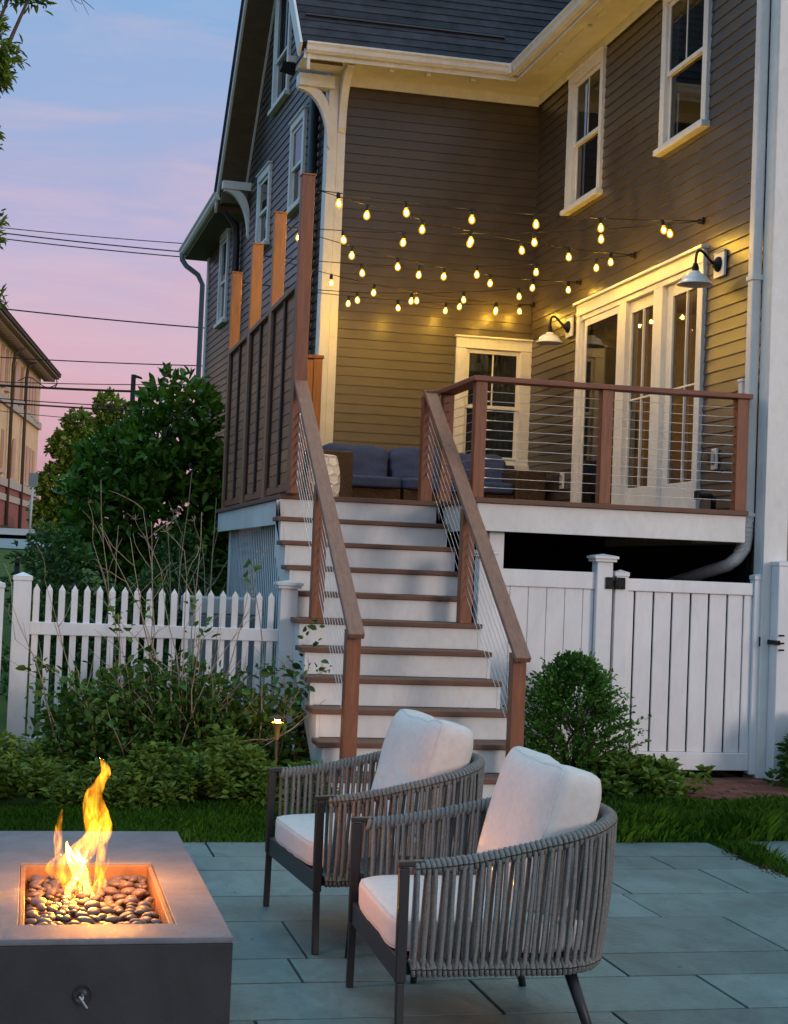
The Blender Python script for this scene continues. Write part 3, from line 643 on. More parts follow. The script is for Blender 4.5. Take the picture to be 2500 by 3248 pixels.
gt = thing('garden_gate', (3.9, -1.05, 0), 'white vinyl board gate with black hinge and latch under the deck edge', 'gate')
for x0, x1, zt, zb in ((3.262, 3.372, 1.535, .03), (4.425, 4.512, 1.55, .025)):
    mb = MB().box(x0, x1, -1.10, -1.0, zb, zt); mb.build('stile', MT['vinyl'], gt, bevel=.006); mb = MB(); cap1(mb, x0, x1, -1.10, -1.0, zt+.001, .02, .004); mb.build('stile_cap', MT['vinyl'], gt, bevel=.002)
for z0, z1 in ((1.425, 1.522), (.052, .19)): MB().box(3.373, 4.424, -1.078, -1.022, z0, z1).build('rail', MT['vinyl'], gt, bevel=.006)
xs_ = [3.373, 3.440, 3.596, 3.750, 3.905, 4.058, 4.213, 4.352]; mb = MB()
for a, b in zip(xs_[:-1], xs_[1:]): mb.box(a+(.007 if a > 3.38 else 0), b-.007, -1.06, -1.04, .191, 1.424)
mb.build('board_panel', MT['vinyl'], gt, bevel=.005); MB().box(4.353, 4.424, -1.066, -1.034, .191, 1.424).build('edge_strip', MT['vinyl'], gt, bevel=.004)
mb = MB().box(3.175, 3.236, -1.128, -1.114, 1.435, 1.525).box(3.275, 3.338, -1.118, -1.102, 1.435, 1.525).box(3.236, 3.275, -1.124, -1.108, 1.455, 1.505); mb.tube([(3.252, -1.128, 1.43), (3.252, -1.128, 1.53)], .011, 8)
for z in (1.45, 1.51): mb.tube([(3.2, -1.134, z), (3.2, -1.114, z)], .007, 6); mb.tube([(3.315, -1.124, z), (3.315, -1.10, z)], .007, 6)
mb.build('hinge', MT['black'], gt, bevel=.003)
hp = thing('gate_latch_post', (4.62, -1.2, 0), 'white latch post fixed against the corner of the house beside the gate', 'fence post')
MB().box(4.545, 4.675, -1.262, -1.132, 0, 1.665).build('shaft', MT['vinyl'], hp, bevel=.006); mb = MB(); cap1(mb, 4.545, 4.675, -1.262, -1.132, 1.666, .014, .003); mb.build('post_cap', MT['vinyl'], hp, bevel=.002)
mb = MB().box(4.470, 4.535, -1.122, -1.101, 1.03, 1.105).box(4.53, 4.566, -1.28, -1.102, 1.05, 1.085); mb.bar((4.55, -1.28, 1.01), (4.55, -1.28, 1.13), .03, .018)
for z in (1.013, 1.065, 1.125): mb.tube([(4.55, -1.285, z), (4.595, -1.285, z)], .008, 6)
mb.build('latch', MT['black'], gt, bevel=.003)
# ------------------------------------------------------------------ porch furniture
def rbox(mb, x0, x1, y0, y1, z0, z1, n=10, e=.22, bulge=.0, fn=None):
    """soft rounded box (superquadric), fn(P) optional warp"""
    b = len(mb.v); bm = bmesh.new(); bmesh.ops.create_cube(bm, size=2); bmesh.ops.subdivide_edges(bm, edges=bm.edges[:], cuts=n, use_grid_fill=True)
    c = Vector(((x0+x1)/2, (y0+y1)/2, (z0+z1)/2)); s_ = Vector(((x1-x0)/2, (y1-y0)/2, (z1-z0)/2)); p_ = 2/e
    V = []
    for v in bm.verts:
        q = v.co.copy(); nrm = (abs(q.x)**p_+abs(q.y)**p_+abs(q.z)**p_)**(1/p_); q /= nrm
        w = Vector((c.x+q.x*s_.x, c.y+q.y*s_.y, c.z+q.z*s_.z))
        if fn: w = fn(w, q)
        V.append(w)
    bm.verts.index_update(); F = [tuple(v.index for v in f.verts) for f in bm.faces]; bm.free()
    return mb.add(V, F)
from mathutils import noise as mn
def wrinkle(a, sc=5, st=(1, 1, 1)):
    def f(w, q):
        d = mn.noise(Vector((w.x*sc*st[0], w.y*sc*st[1], w.z*sc*st[2])))*a+mn.noise(Vector((w.x*sc*2.6*st[0], w.y*sc*2.6*st[1]+3, w.z*sc*2.6*st[2])))*a*.5
        return w+Vector(q).normalized()*d
    return f
wk = MT['wicker']; t_ = NT(wk.node_tree); b_ = t_.n['Principled BSDF']; tcw = t_.add('ShaderNodeTexCoord')
w1 = t_.add('ShaderNodeTexWave', bands_direction='Z', inp={'Scale': 26.0, 'Distortion': .6}); w2 = t_.add('ShaderNodeTexWave', bands_direction='DIAGONAL', inp={'Scale': 16.0, 'Distortion': .4})
t_.ln(tcw, 'Object', w1, 'Vector'); t_.ln(tcw, 'Object', w2, 'Vector'); mw = t_.add('ShaderNodeMath', operation='MULTIPLY'); t_.ln(w1, 'Fac', mw, 0); t_.ln(w2, 'Fac', mw, 1)
bw = t_.add('ShaderNodeBump', inp={'Strength': .9, 'Distance': .012}); t_.ln(mw, 0, bw, 'Height'); t_.ln(bw, 0, b_, 'Normal')
sf = thing('sectional_sofa', (2.6, 4.4, 2.09), 'brown wicker corner sofa with slate blue cushions at the back of the deck', 'sofa')
MB().box(1.06, 2.0, 3.30, 5.0, 2.13, 2.40).box(1.985, 2.76, 4.16, 5.0, 2.13, 2.40).box(2.79, 3.55, 4.16, 5.0, 2.13, 2.40).box(3.57, 4.05, 4.16, 5.0, 2.13, 2.40).build('base', wk, sf, bevel=.02)
MB().box(1.06, 4.3, 4.99, 5.08, 2.13, 2.78).box(1.0, 1.08, 3.34, 5.0, 2.13, 2.78).build('back_frame', wk, sf, bevel=.02)
MB().box(1.02, 2.02, 3.15, 3.31, 2.12, 2.70).build('arm', wk, sf, bevel=.02); MB().box(4.05, 4.40, 4.12, 5.0, 2.12, 2.675).build('arm', wk, sf, bevel=.02)
for (a, b, c, d) in ((1.1, 1.98, 3.32, 4.95), (1.985, 2.775, 4.12, 4.95), (2.785, 3.555, 4.12, 4.95), (3.56, 4.05, 4.12, 4.95)):
    mb = MB(); rbox(mb, a, b, c, d, 2.39, 2.53, 9, .24, fn=wrinkle(.008, 7)); mb.build('seat_cushion', MT['navy'], sf, smooth=True)
for (a, b, h) in ((1.98, 2.74, 2.93), (2.76, 3.5, 2.93), (3.5, 4.12, 2.90)):
    def fn(w, q, c=(a+b)/2):
        w = wrinkle(.026, 7, (1, 1, 1.6))(w, q); w.y += (w.z-2.5)*.22-.05; w.z -= .03*max(0, q[2])*(1-(abs(q[0]))**2); return w
    mb = MB(); rbox(mb, a, b, 4.70, 4.92, 2.47, h, 11, .42, fn=fn); mb.build('back_cushion', MT['navy'], sf, smooth=True)
for (c, d) in ((3.36, 4.1), (4.12, 4.8)):
    def fn(w, q):
        w = wrinkle(.016, 6)(w, q); w.x -= (w.z-2.5)*.2-.04; return w
    mb = MB(); rbox(mb, 1.12, 1.34, c, d, 2.48, 2.93, 11, .42, fn=fn); mb.build('back_cushion', MT['navy'], sf, smooth=True)
# faceted ceramic stool
st = thing('garden_stool', (1.545, 2.2, 2.09), 'white glazed garden stool with a hexagon facet pattern in front of the wicker arm', 'stool')
mb = MB(); n = 9; rws = 6; V = []; prof = lambda z: .118+.044*math.sin(math.pi*min(1, max(0, (z/.48)*.9+.06)))
tiles = []
dz = .48/ (rws-.5)
for r_ in range(-1, rws+1):
    for k in range(n):
        th = 2*math.pi*(k+(.5 if r_ % 2 else 0))/n; zc = r_*dz*1.0
        ring = []
        for (da, dzz) in ((0, .66), (.5, .33), (.5, -.33), (0, -.66), (-.5, -.33), (-.5, .33)):
            z = min(.48, max(0, zc+dzz*dz)); aa = th+da*2*math.pi/n; rr = prof(z)
            ring.append((1.545+rr*math.cos(aa), 2.2+rr*math.sin(aa), 2.09+z))
        zc_ = min(.48, max(0, zc)); rr = prof(zc_)-.010
        ctr = Vector((1.545+rr*math.cos(th), 2.2+rr*math.sin(th), 2.09+zc_))
        inner = [ctr.lerp(Vector(p), .72)for p in ring]; inner = [Vector((1.545, 2.2, p.z))+(Vector((p.x-1.545, p.y-2.2, 0)).normalized()*(Vector((p.x-1.545, p.y-2.2, 0)).length-.004)) for p in inner]
        mb.add(ring+inner, [(i, (i+1) % 6, 6+(i+1) % 6, 6+i) for i in range(6)]+[(6, 7, 8, 9, 10, 11)])
mb.build('body', MT['ceram'], st)
mb = MB(); mb.lathe([(.0, .492), (.085, .492), (.118, .484), (.121, .472), (.10, .465)], (1.545, 2.2, 2.09), 36); mb.build('top', MT['ceram'], st, smooth=True)
# ------------------------------------------------------------------ wall lamps, outlets, flood light
def barn(y, zc, label):
    t = thing('barn_lamp', (4.5, y, zc), label, 'wall lamp', 'barn lamps beside the porch door')
    MB().box(4.462, 4.486, y-.105, y+.105, zc-.11, zc+.1).box(4.455, 4.488, y-.112, y+.112, zc+.101, zc+.112).build('back_plate', MT['trim'], t, bevel=.005)
    MB().lathe([(.0, .05), (.03, .05), (.035, .03), (.058, .022), (.064, .012), (.066, 0)], (4.46, y, zc), 20, (-1, 0, 0)).build('canopy', MT['black'], t, smooth=True)
    xs = 4.25; pts = []
    for k in range(15):
        a = k/14
        p0, p1, p2, p3 = Vector((4.42, y, zc)), Vector((4.36, y, zc+.02)), Vector((xs, y, zc+.24)), Vector((xs, y, zc-.02))
        pts.append(p0*(1-a)**3+p1*3*a*(1-a)**2+p2*3*a*a*(1-a)+p3*a**3)
    MB().tube(pts, .0115, 10).build('arm', MT['black'], t, smooth=True)
    MB().lathe([(.0, .0), (.02, .0), (.024, -.02), (.03, -.03), (.03, -.07)], (xs, y, zc-.01), 18).build('socket_cup', MT['black'], t, smooth=True)
    pr_ = [(.03, -.07), (.040, -.072), (.046, -.080), (.046, -.090), (.062, -.094), (.088, -.104), (.106, -.120), (.116, -.140), (.122, -.156), (.138, -.168), (.150, -.180), (.153, -.187), (.149, -.188), (.134, -.174), (.116, -.160), (.104, -.128), (.084, -.110), (.03, -.102)]
    MB().lathe(pr_, (xs, y, zc-.005), 32).build('shade', MT['enamel'], t, smooth=True)
    MB().lathe([(.0, -.16), (.012, -.158), (.03, -.135), (.026, -.11), (.014, -.09)], (xs, y, zc), 14).build('bulb', MT['ceram'], t, smooth=True)
barn(-.135, 4.224, 'white barn lamp to the right of the porch door, near the white corner board')
barn(3.735, 4.235, 'white barn lamp to the left of the porch door, close to the inner house corner')
MT['clear'] = glass('clear_plastic', (.75, .75, .73), .08)
for y, z, lab in ((-.147, 2.56, 'outlet with clear bubble cover between the porch door and the right deck post'), (3.81, 2.56, 'outlet with clear bubble cover to the left of the porch door')):
    t = thing('outlet_box', (4.48, y, z), lab, 'outlet', 'outlets on the porch wall')
    MB().box(4.465, 4.487, y-.055, y+.055, z-.09, z+.09).build('plate', MT['trim'], t, bevel=.006); MB().box(4.38, 4.464, y-.045, y+.045, z-.055, z+.065).build('bubble_cover', MT['clear'], t, bevel=.012)
    MB().box(4.452, 4.4645, y-.03, y+.03, z-.035, z+.04).build('socket_face', MT['enamel'], t, bevel=.004)
fp = at(0, 1.56, 921, 214)
fl = thing('flood_light', tuple(fp), 'black flood light fixed below the eave at the top left corner of the porch', 'flood light'); x, y, z = fp
MB().box(x-.04, x+.07, y-.05, y+.05, z+.05, z+.13).build('junction_box', MT['trim'], fl, bevel=.01)
MB().prism([(x-.12, y-.07, z-.04), (x+.05, y-.07, z-.075), (x+.06, y-.07, z+.035), (x-.10, y-.07, z+.055)], (0, .15, 0)).build('housing', MT['black'], fl, bevel=.012)
MB().tube([(x+.02, y, z+.07), (x, y, z+.03)], .014, 8).build('knuckle', MT['black'], fl, smooth=True)
gp = thing('gas_pipe', (4.2, -.7, 2.09), 'short black pipe elbow rising from the deck floor by the right end post', 'pipe')
MB().tube([(4.22, -.72, 2.09), (4.22, -.72, 2.19), (4.2, -.72, 2.21), (4.08, -.70, 2.215)], .022, 10).build('pipe_run', MT['black'], gp, smooth=True); MB().box(4.07, 4.10, -.73, -.67, 2.18, 2.25).build('valve', MT['black'], gp, bevel=.006)
# ------------------------------------------------------------------ string lights
sg = thing('string_lights', (2.6, 2.4, 4.5), 'string of warm glowing bulbs zigzagging from the screen posts to the porch wall', 'string lights')
HP = [(.985, -.09, 4.55), (.975, 1.36, 4.545), (.975, 2.81, 4.555), (.975, 4.40, 4.56)]; HA = [(4.475, .28, 4.685), (4.475, 1.90, 4.685), (4.475, 3.47, 4.685), (4.475, 5.08, 4.69)]
SPAN = [(0, 0, .06, [.05, .215, .382, .548, .72, .89]), (1, 0, .085, [.03, .136, .287, .445, .60, .761, .922]), (0, 1, .085, [.136, .292, .439, .60, .76, .915]),
        (1, 2, .11, [.192, .336, .494, .656, .818, .955]), (2, 1, .11, [.266, .423, .578, .739, .902]), (2, 3, .10, [.218, .368, .525, .696, .842, .942]),
        (3, 2, .12, [.034, .342, .504, .658, .82]), (3, 3, .07, [.346, .513, .684, .86])]
LIGHTC = (1.0, .55, .05)
MT['bulbglass'] = bpy.data.materials.new('bulb_glass'); MT['bulbglass'].use_nodes = True
t_ = NT(MT['bulbglass'].node_tree); t_.n.clear(); a_ = t_.add('ShaderNodeBsdfTransparent'); e_ = t_.add('ShaderNodeEmission', inp={1: 1.6}); e_.inputs[0].default_value = (1, .44, .02, 1)
x_ = t_.add('ShaderNodeMixShader', inp={0: .72}); o_ = t_.add('ShaderNodeOutputMaterial'); t_.ln(a_, 0, x_, 1); t_.ln(e_, 0, x_, 2); t_.ln(x_, 0, o_, 0)
MT['filament'] = emat('lit_filament', LIGHTC, 1700)
bproto = None; nb = 0
for si, (i, j, sag, ts) in enumerate(SPAN):
    a, b = Vector(HP[i]), Vector(HA[j]); P = lambda t: a.lerp(b, t)+Vector((0, 0, -sag*4*t*(1-t)))
    MB().tube([P(k/24) for k in range(25)], .0042, 6).build('cord', MT['wire'], sg, smooth=True)
    for t in ts:
        p = P(t)
        if bproto is None:
            sg0 = MB().lathe([(.0115, -.045), (.016, -.052), (.0245, -.070), (.0265, -.084), (.022, -.101), (.010, -.111), (.0, -.113)], (0, 0, 0), 14); o0 = OFF[sg]; OFF[sg] = Vector((0, 0, 0))
            bproto = sg0.build('bulb', MT['bulbglass'], sg, smooth=True)
            s_ = MB().lathe([(.0, .006), (.009, .006), (.010, -.004), (.0145, -.008), (.0155, -.040), (.012, -.046), (.0, -.046)], (0, 0, 0), 12).build('socket', MT['wire'], sg, smooth=True); s_.parent = bproto
            f_ = MB().lathe([(.0, -.060), (.009, -.064), (.0115, -.078), (.0095, -.092), (.0, -.097)], (0, 0, 0), 8).build('filament', MT['filament'], sg, smooth=True); f_.parent = bproto
            OFF[sg] = o0; o = bproto
        else: o = copy_tree(bproto, sg)
        o.location = p-Vector(sg.location); nb += 1
        o.rotation_euler = (random.uniform(-.14, .14), random.uniform(-.14, .14), 0); o.scale = (1.12,)*3
for k in range(4):
    mb = MB(); c = Vector(HA[k]); mb.box(4.478, 4.488, c.y-.02, c.y+.02, c.z-.03, c.z+.03); mb.tube([c+Vector((.01, 0, 0)), c+Vector((-.03, 0, .012)), c+Vector((-.045, 0, -.005)), c+Vector((-.03, 0, -.022)), c+Vector((.01, 0, -.016))], .006, 7)
    mb.build('hook', MT['black'], sg, smooth=False)
    c = Vector(HP[k]); MB().tube([c-Vector((.03, 0, 0)), c, c+Vector((.012, 0, -.012)), c+Vector((0, 0, -.022))], .005, 7).build('hook', MT['black'], sg)
# ------------------------------------------------------------------ things by the fences
MT['pale'] = mat('pale_grey_metal', (.42, .46, .46), .5, .4, noise=.06)
ub = thing('utility_cabinet', (.5, 1.0, 0), 'pale grey utility cabinet half hidden behind the picket fence', 'utility cabinet')
MB().box(.19, .80, .8, 1.35, 0, 1.08).build('body', MT['pale'], ub, bevel=.01); MB().box(.17, .82, .77, 1.38, 1.081, 1.22).build('lid', MT['pale'], ub, bevel=.015); MB().box(.235, .755, .785, .799, .12, 1.06).build('front_panel', MT['greyp'], ub, bevel=.005)
MB().box(.655, .735, .778, .7845, .88, 1.03).build('rating_plate', mat('green_plate', (.12, .17, .13), .5), ub)
bo = thing('black_bollard', (-1.225, -.5, 0), 'slim black pipe standing behind the left picket fence post', 'bollard')
MB().tube([(-1.225, -.5, -.03), (-1.225, -.5, 1.43)], .0205, 14).build('pipe_body', MT['black'], bo, smooth=True); MB().tube([(-1.225, -.5, 1.43), (-1.225, -.5, 1.49)], .0165, 14).build('pipe_cap', MT['black'], bo, smooth=True)
# ------------------------------------------------------------------ fire table
PZ = .42
PXa, PXb, PYa, PYb = -1.27, -.497, -7.955, -6.12
fpit = thing('fire_table', (-.88, -7.04, 0), 'low rectangular concrete fire table with a recessed tray at the left edge of the patio', 'fire pit')
ix0, ix1, iy0, iy1 = -1.113, -.650, -7.77, -6.80
mb = MB()
mb.box(PXa, PXb, PYa, iy0, .375, PZ).box(PXa, PXb, iy1, PYb, .375, PZ).box(PXa, ix0, iy0, iy1, .375, PZ).box(ix1, PXb, iy0, iy1, .375, PZ)
def frame_slab(mb, x0, x1, y0, y1, a0, a1, b0, b1, z0, z1):
    """slab with a rectangular opening, one welded surface"""
    o = [(x0, y0), (x1, y0), (x1, y1), (x0, y1)]; i = [(a0, b0), (a1, b0), (a1, b1), (a0, b1)]
    V = [(x, y, z) for z in (z0, z1) for ring in (o, i) for x, y in ring]; F = []
    for k in range(4):
        n = (k+1) % 4
        F += [(8+k, 8+n, 12+n, 12+k), (k, 4+k, 4+n, n), (k, n, 8+n, 8+k), (4+k, 12+k, 12+n, 4+n)]
    return mb.add(V, F)
mb = MB(); frame_slab(mb, PXa, PXb, PYa, PYb, ix0, ix1, iy0, iy1, .402, PZ); mb.build('top_slab', MT['conc'], fpit, bevel=.006)  # thin top split off the block so only the sides carry painted shade
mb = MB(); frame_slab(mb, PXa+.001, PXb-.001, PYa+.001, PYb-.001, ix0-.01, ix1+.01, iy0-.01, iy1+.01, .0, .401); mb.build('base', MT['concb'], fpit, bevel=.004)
MT['tray'] = mat('rust_tray', (.30, .17, .09), .6, .3, noise=.25, nscale=14)
mb = MB(); frame_slab(mb, ix0+.001, ix1-.001, iy0+.001, iy1-.001, ix0+.018, ix1-.018, iy0+.018, iy1-.018, .30, PZ-.006)
mb.build('tray_rim', MT['tray'], fpit, bevel=.003); MB().box(ix0+.002, ix1-.002, iy0+.002, iy1-.002, .25, .30).build('tray_floor', MT['dark'], fpit)
kx, kz = -.925, .262
MB().lathe([(.0, .001), (.009, .002), (.011, .0005), (.024, .0005), (.0255, .003), (.0275, .003), (.028, .0)], (kx, PYa+.001, kz), 36, (0, -1, 0)).build('key_plate', MT['frame'], fpit, smooth=True)
mb = MB(); mb.tube([(kx, PYa-.004, kz), (kx, PYa-.030, kz-.004)], .0045, 8); mb.bar((kx-.010, PYa-.03, kz+.003), (kx+.014, PYa-.036, kz-.030), .006, .005)
mb.build('gas_key', MT['steel'], fpit, bevel=.001)
# river stones
MT['stone'] = bpy.data.materials.new('river_stone'); MT['stone'].use_nodes = True
t_ = NT(MT['stone'].node_tree); b_ = t_.n['Principled BSDF']; oi = t_.add('ShaderNodeObjectInfo'); rp_ = ramp(t_, [(0, (.11, .080, .072)), (.35, (.20, .135, .10)), (.6, (.12, .095, .10)), (.8, (.23, .155, .115)), (1, (.15, .13, .135))]); t_.ln(oi, 'Random', rp_, 0)
tn = t_.add('ShaderNodeTexCoord'); nn = t_.add('ShaderNodeTexNoise', inp={'Scale': 45.0, 'Detail': 4.0}); t_.ln(tn, 'Object', nn, 'Vector'); mm_ = t_.add('ShaderNodeMixRGB', blend_type='MULTIPLY', inp={0: .5}); t_.ln(rp_, 0, mm_, 1); t_.ln(nn, 'Fac', mm_, 2); t_.ln(mm_, 0, b_, 'Base Color')
b_.inputs['Roughness'].default_value = .42
protos = []
for k in range(6):
    bm = bmesh.new(); bmesh.ops.create_icosphere(bm, subdivisions=3, radius=1); sx, sy, sz = random.uniform(.9, 1.15), random.uniform(.65, .85), random.uniform(.42, .6)
    for v in bm.verts:
        d = 1+.13*mn.noise(v.co*1.1+Vector((k*7, 0, 0))); v.co = Vector((v.co.x*sx*d, v.co.y*sy*d, v.co.z*sz*d))
    me = bpy.data.meshes.new('river_stone'); bm.to_mesh(me); bm.free(); me.polygons.foreach_set('use_smooth', [True]*len(me.polygons)); me.materials.append(MT['stone']); protos.append(me)
srs = random.Random(5); placed = []
def stone(x, y, z, r):
    o = bpy.data.objects.new('river_stone', srs.choice(protos)); COL.objects.link(o); o.location = (x, y, z); o.scale = (r, r, r); o.rotation_euler = (srs.uniform(-.35, .35), srs.uniform(-.35, .35), srs.uniform(0, 6.28))
    tag(o, 'smooth grey brown river stone lying in the fire table tray', 'stone', 'river stones in the fire table tray')
for layer, (z0, tgt, rmin) in enumerate(((.344, 100, .80), (.372, 195, .80))):
    pl = []
    for tr in range(9000):
        if len(pl) >= tgt: break
        r = srs.uniform(.016, .030)*(1 if layer else 1.05); x = srs.uniform(ix0+.016+r, ix1-.016-r); y = srs.uniform(iy0+.016+r, iy1-.016-r)
        if all((x-a)**2+(y-b)**2 > ((r+c)*rmin)**2 for a, b, c in pl): pl.append((x, y, r))
    for x, y, r in pl: stone(x, y, z0+srs.uniform(-.006, .010)+.006*math.sin(x*40), r)
# flame: many licking tongues of lit gas
MT['flame'] = bpy.data.materials.new('flame'); MT['flame'].use_nodes = True
t_ = NT(MT['flame'].node_tree); t_.n.clear(); tcf = t_.add('ShaderNodeTexCoord'); mpf = t_.add('ShaderNodeMapping'); mpf.inputs['Scale'].default_value = (1, 1, .30); t_.ln(tcf, 'Object', mpf, 0)
nf = t_.add('ShaderNodeTexNoise', inp={'Scale': 42.0, 'Detail': 2.0, 'Distortion': 1.5}); t_.ln(mpf, 0, nf, 'Vector')
rf = ramp(t_, [(.36, (.12,)*3), (.47, (.40,)*3), (.56, (1.0,)*3), (.66, (2.6,)*3)]); t_.ln(nf, 'Fac', rf, 0)
mf = t_.add('ShaderNodeMath', operation='MULTIPLY', inp={1: 66.0}); t_.ln(rf, 0, mf, 0)
ef = t_.add('ShaderNodeEmission'); ef.inputs[0].default_value = (1.0, .33, .016, 1); t_.ln(mf, 0, ef, 1); of = t_.add('ShaderNodeOutputMaterial'); t_.ln(ef, 0, of, 'Volume')
FX, FY = -.905, -7.10
flame = thing('gas_flame', (FX, FY, .36), 'tall yellow and orange flame rising from the stones of the fire table', 'flame')
def tongue(path, w, tw=.5, ph=0):
    """lens-section lick along path (x, y offset, z), width list w"""
    n = 26; pts = []; P = [Vector(p) for p in path]
    def cr(i, t):
        a, b, c, d = [P[min(max(k, 0), len(P)-1)] for k in (i-1, i, i+1, i+2)]
        return .5*((2*b)+(c-a)*t+(2*a-5*b+4*c-d)*t*t+(3*b-a-3*c+d)*t**3)
    V = []; m = 12
    for k in range(n+1):
        s = k/n*(len(P)-1); i = min(int(s), len(P)-2); c = cr(i, s-i); wi = w[i]*(1-(s-i))+w[i+1]*(s-i)
        wi *= 1+.22*mn.noise(Vector((s*2.1+ph, ph, 0)))
        ang = ph+tw*s
        for q in range(m):
            a = 2*math.pi*q/m; e1 = math.cos(a)*wi; e2 = math.sin(a)*wi*.45
            V.append((FX+c.x+e1*math.cos(ang)-e2*math.sin(ang), FY+c.y+e1*math.sin(ang)+e2*math.cos(ang), c.z+.012*mn.noise(Vector((k*.5, q*.6, ph)))))
    MB().add(V, [(k*m+q, k*m+(q+1) % m, (k+1)*m+(q+1) % m, (k+1)*m+q) for k in range(n) for q in range(m)]+[tuple(range(m))[::-1], tuple(range(n*m, n*m+m))]).build('tongue', MT['flame'], flame, smooth=True)
tongue([(.00, 0, .345), (-.03, .01, .42), (.00, .0, .50), (.045, .0, .57), (.035, 0, .64), (.022, 0, .70), (.040, 0, .745), (.060, 0, .780), (.055, 0, .806), (.040, 0, .830)], [.010, .026, .038, .052, .050, .038, .030, .026, .020, .004], .12, 0)
tongue([(.0, .02, .345), (-.055, .02, .40), (-.07, .03, .47), (-.02, .02, .53), (.03, .01, .60), (.03, .0, .66)], [.006, .018, .028, .032, .028, .005], .2, .4)
tongue([(-.02, -.02, .36), (-.060, -.02, .43), (-.085, -.02, .52), (-.088, -.01, .60), (-.078, 0, .655)], [.006, .014, .018, .014, .003], .15, .2)
tongue([(.03, -.02, .345), (.052, -.02, .41), (.056, -.02, .49), (.066, -.01, .56), (.078, 0, .62)], [.007, .018, .020, .017, .004], .15, .2)
tongue([(-.03, 0, .37), (-.085, .0, .42), (-.112, .0, .455), (-.095, 0, .49), (-.075, 0, .505)], [.004, .010, .016, .013, .004], .2, 0)
tongue([(.0, -.04, .345), (.02, -.045, .41), (-.01, -.04, .47), (.02, -.03, .54), (.05, -.02, .60)], [.008, .017, .019, .015, .004], .4, .3)
tongue([(.05, -.05, .342), (.035, -.05, .37), (.01, -.05, .41), (.0, -.04, .47), (-.03, -.03, .53)], [.004, .009, .013, .014, .004], .3, 0)
tongue([(-.03, -.05, .345), (-.05, -.05, .39), (-.025, -.05, .44), (-.05, -.04, .50), (-.06, -.03, .55)], [.004, .011, .014, .012, .003], .3, 0)
tongue([(.04, .03, .345), (.07, .03, .40), (.05, .03, .46), (.065, .02, .52)], [.006, .015, .016, .004], .3, 0)
for k in range(9):
    x0 = -.05+.012*k; tongue([(x0, -.05+.012*(k % 4), .342), (x0+.02*math.sin(k*2.1), -.05, .39), (x0*1.2+.02*math.sin(k), -.04, .44+.012*(k % 3)), (x0*1.3+.025*math.sin(k*1.7+1), -.03, .50+.02*(k % 4))], [.003, .006, .007, .002], .5, k*.7)
point('fire_light', (FX+.01, FY-.20, .50), 6.5, (1, .31, .05), .07); point('fire_light', (FX+.11, FY-.01, .68), 19, (1, .33, .05), .06)
# ------------------------------------------------------------------ rope armchairs
def Lpath(hx0, hx1, hy, r, n=160):
    """U-shaped plan path: along +y side back, round the rear, along -y side"""
    P = []; 
    for k in range(40): P.append((hx0+(hx1-r-hx0)*k/40, hy))
    for k in range(16): a = math.pi/2*(1-k/16); P.append((hx1-r+r*math.cos(a), hy-r+r*math.sin(a)))
    for k in range(40): P.append((hx1, hy-r-(2*hy-2*r)*k/40))
    for k in range(16): a = -math.pi/2*k/16; P.append((hx1-r+r*math.cos(a), -hy+r+r*math.sin(a)))
    for k in range(41): P.append((hx1-r-(hx1-r-hx0)*k/40, -hy))
    P = np.array(P); s = np.r_[0, np.cumsum(np.hypot(*np.diff(P, axis=0).T))]
    return P, s
PT, ST = Lpath(-.375, .345, .418, .25); PBt, SB = Lpath(-.375, .295, .40, .20)
def ev(P, S, t):
    x = np.interp(t*S[-1], S, P[:, 0]); y = np.interp(t*S[-1], S, P[:, 1]); e = .004
    dx = np.interp((t+e)*S[-1], S, P[:, 0])-np.interp((t-e)*S[-1], S, P[:, 0]); dy = np.interp((t+e)*S[-1], S, P[:, 1])-np.interp((t-e)*S[-1], S, P[:, 1])
    T = Vector((dx, dy, 0)).normalized(); return Vector((x, y, 0)), T, Vector((-T.y, T.x, 0))   # point, tangent, normal (outward = +y on the first side)
def hz_(t): u = min(t, 1-t)/.5; return .592+.135*float(sstep(.0, .85, u))
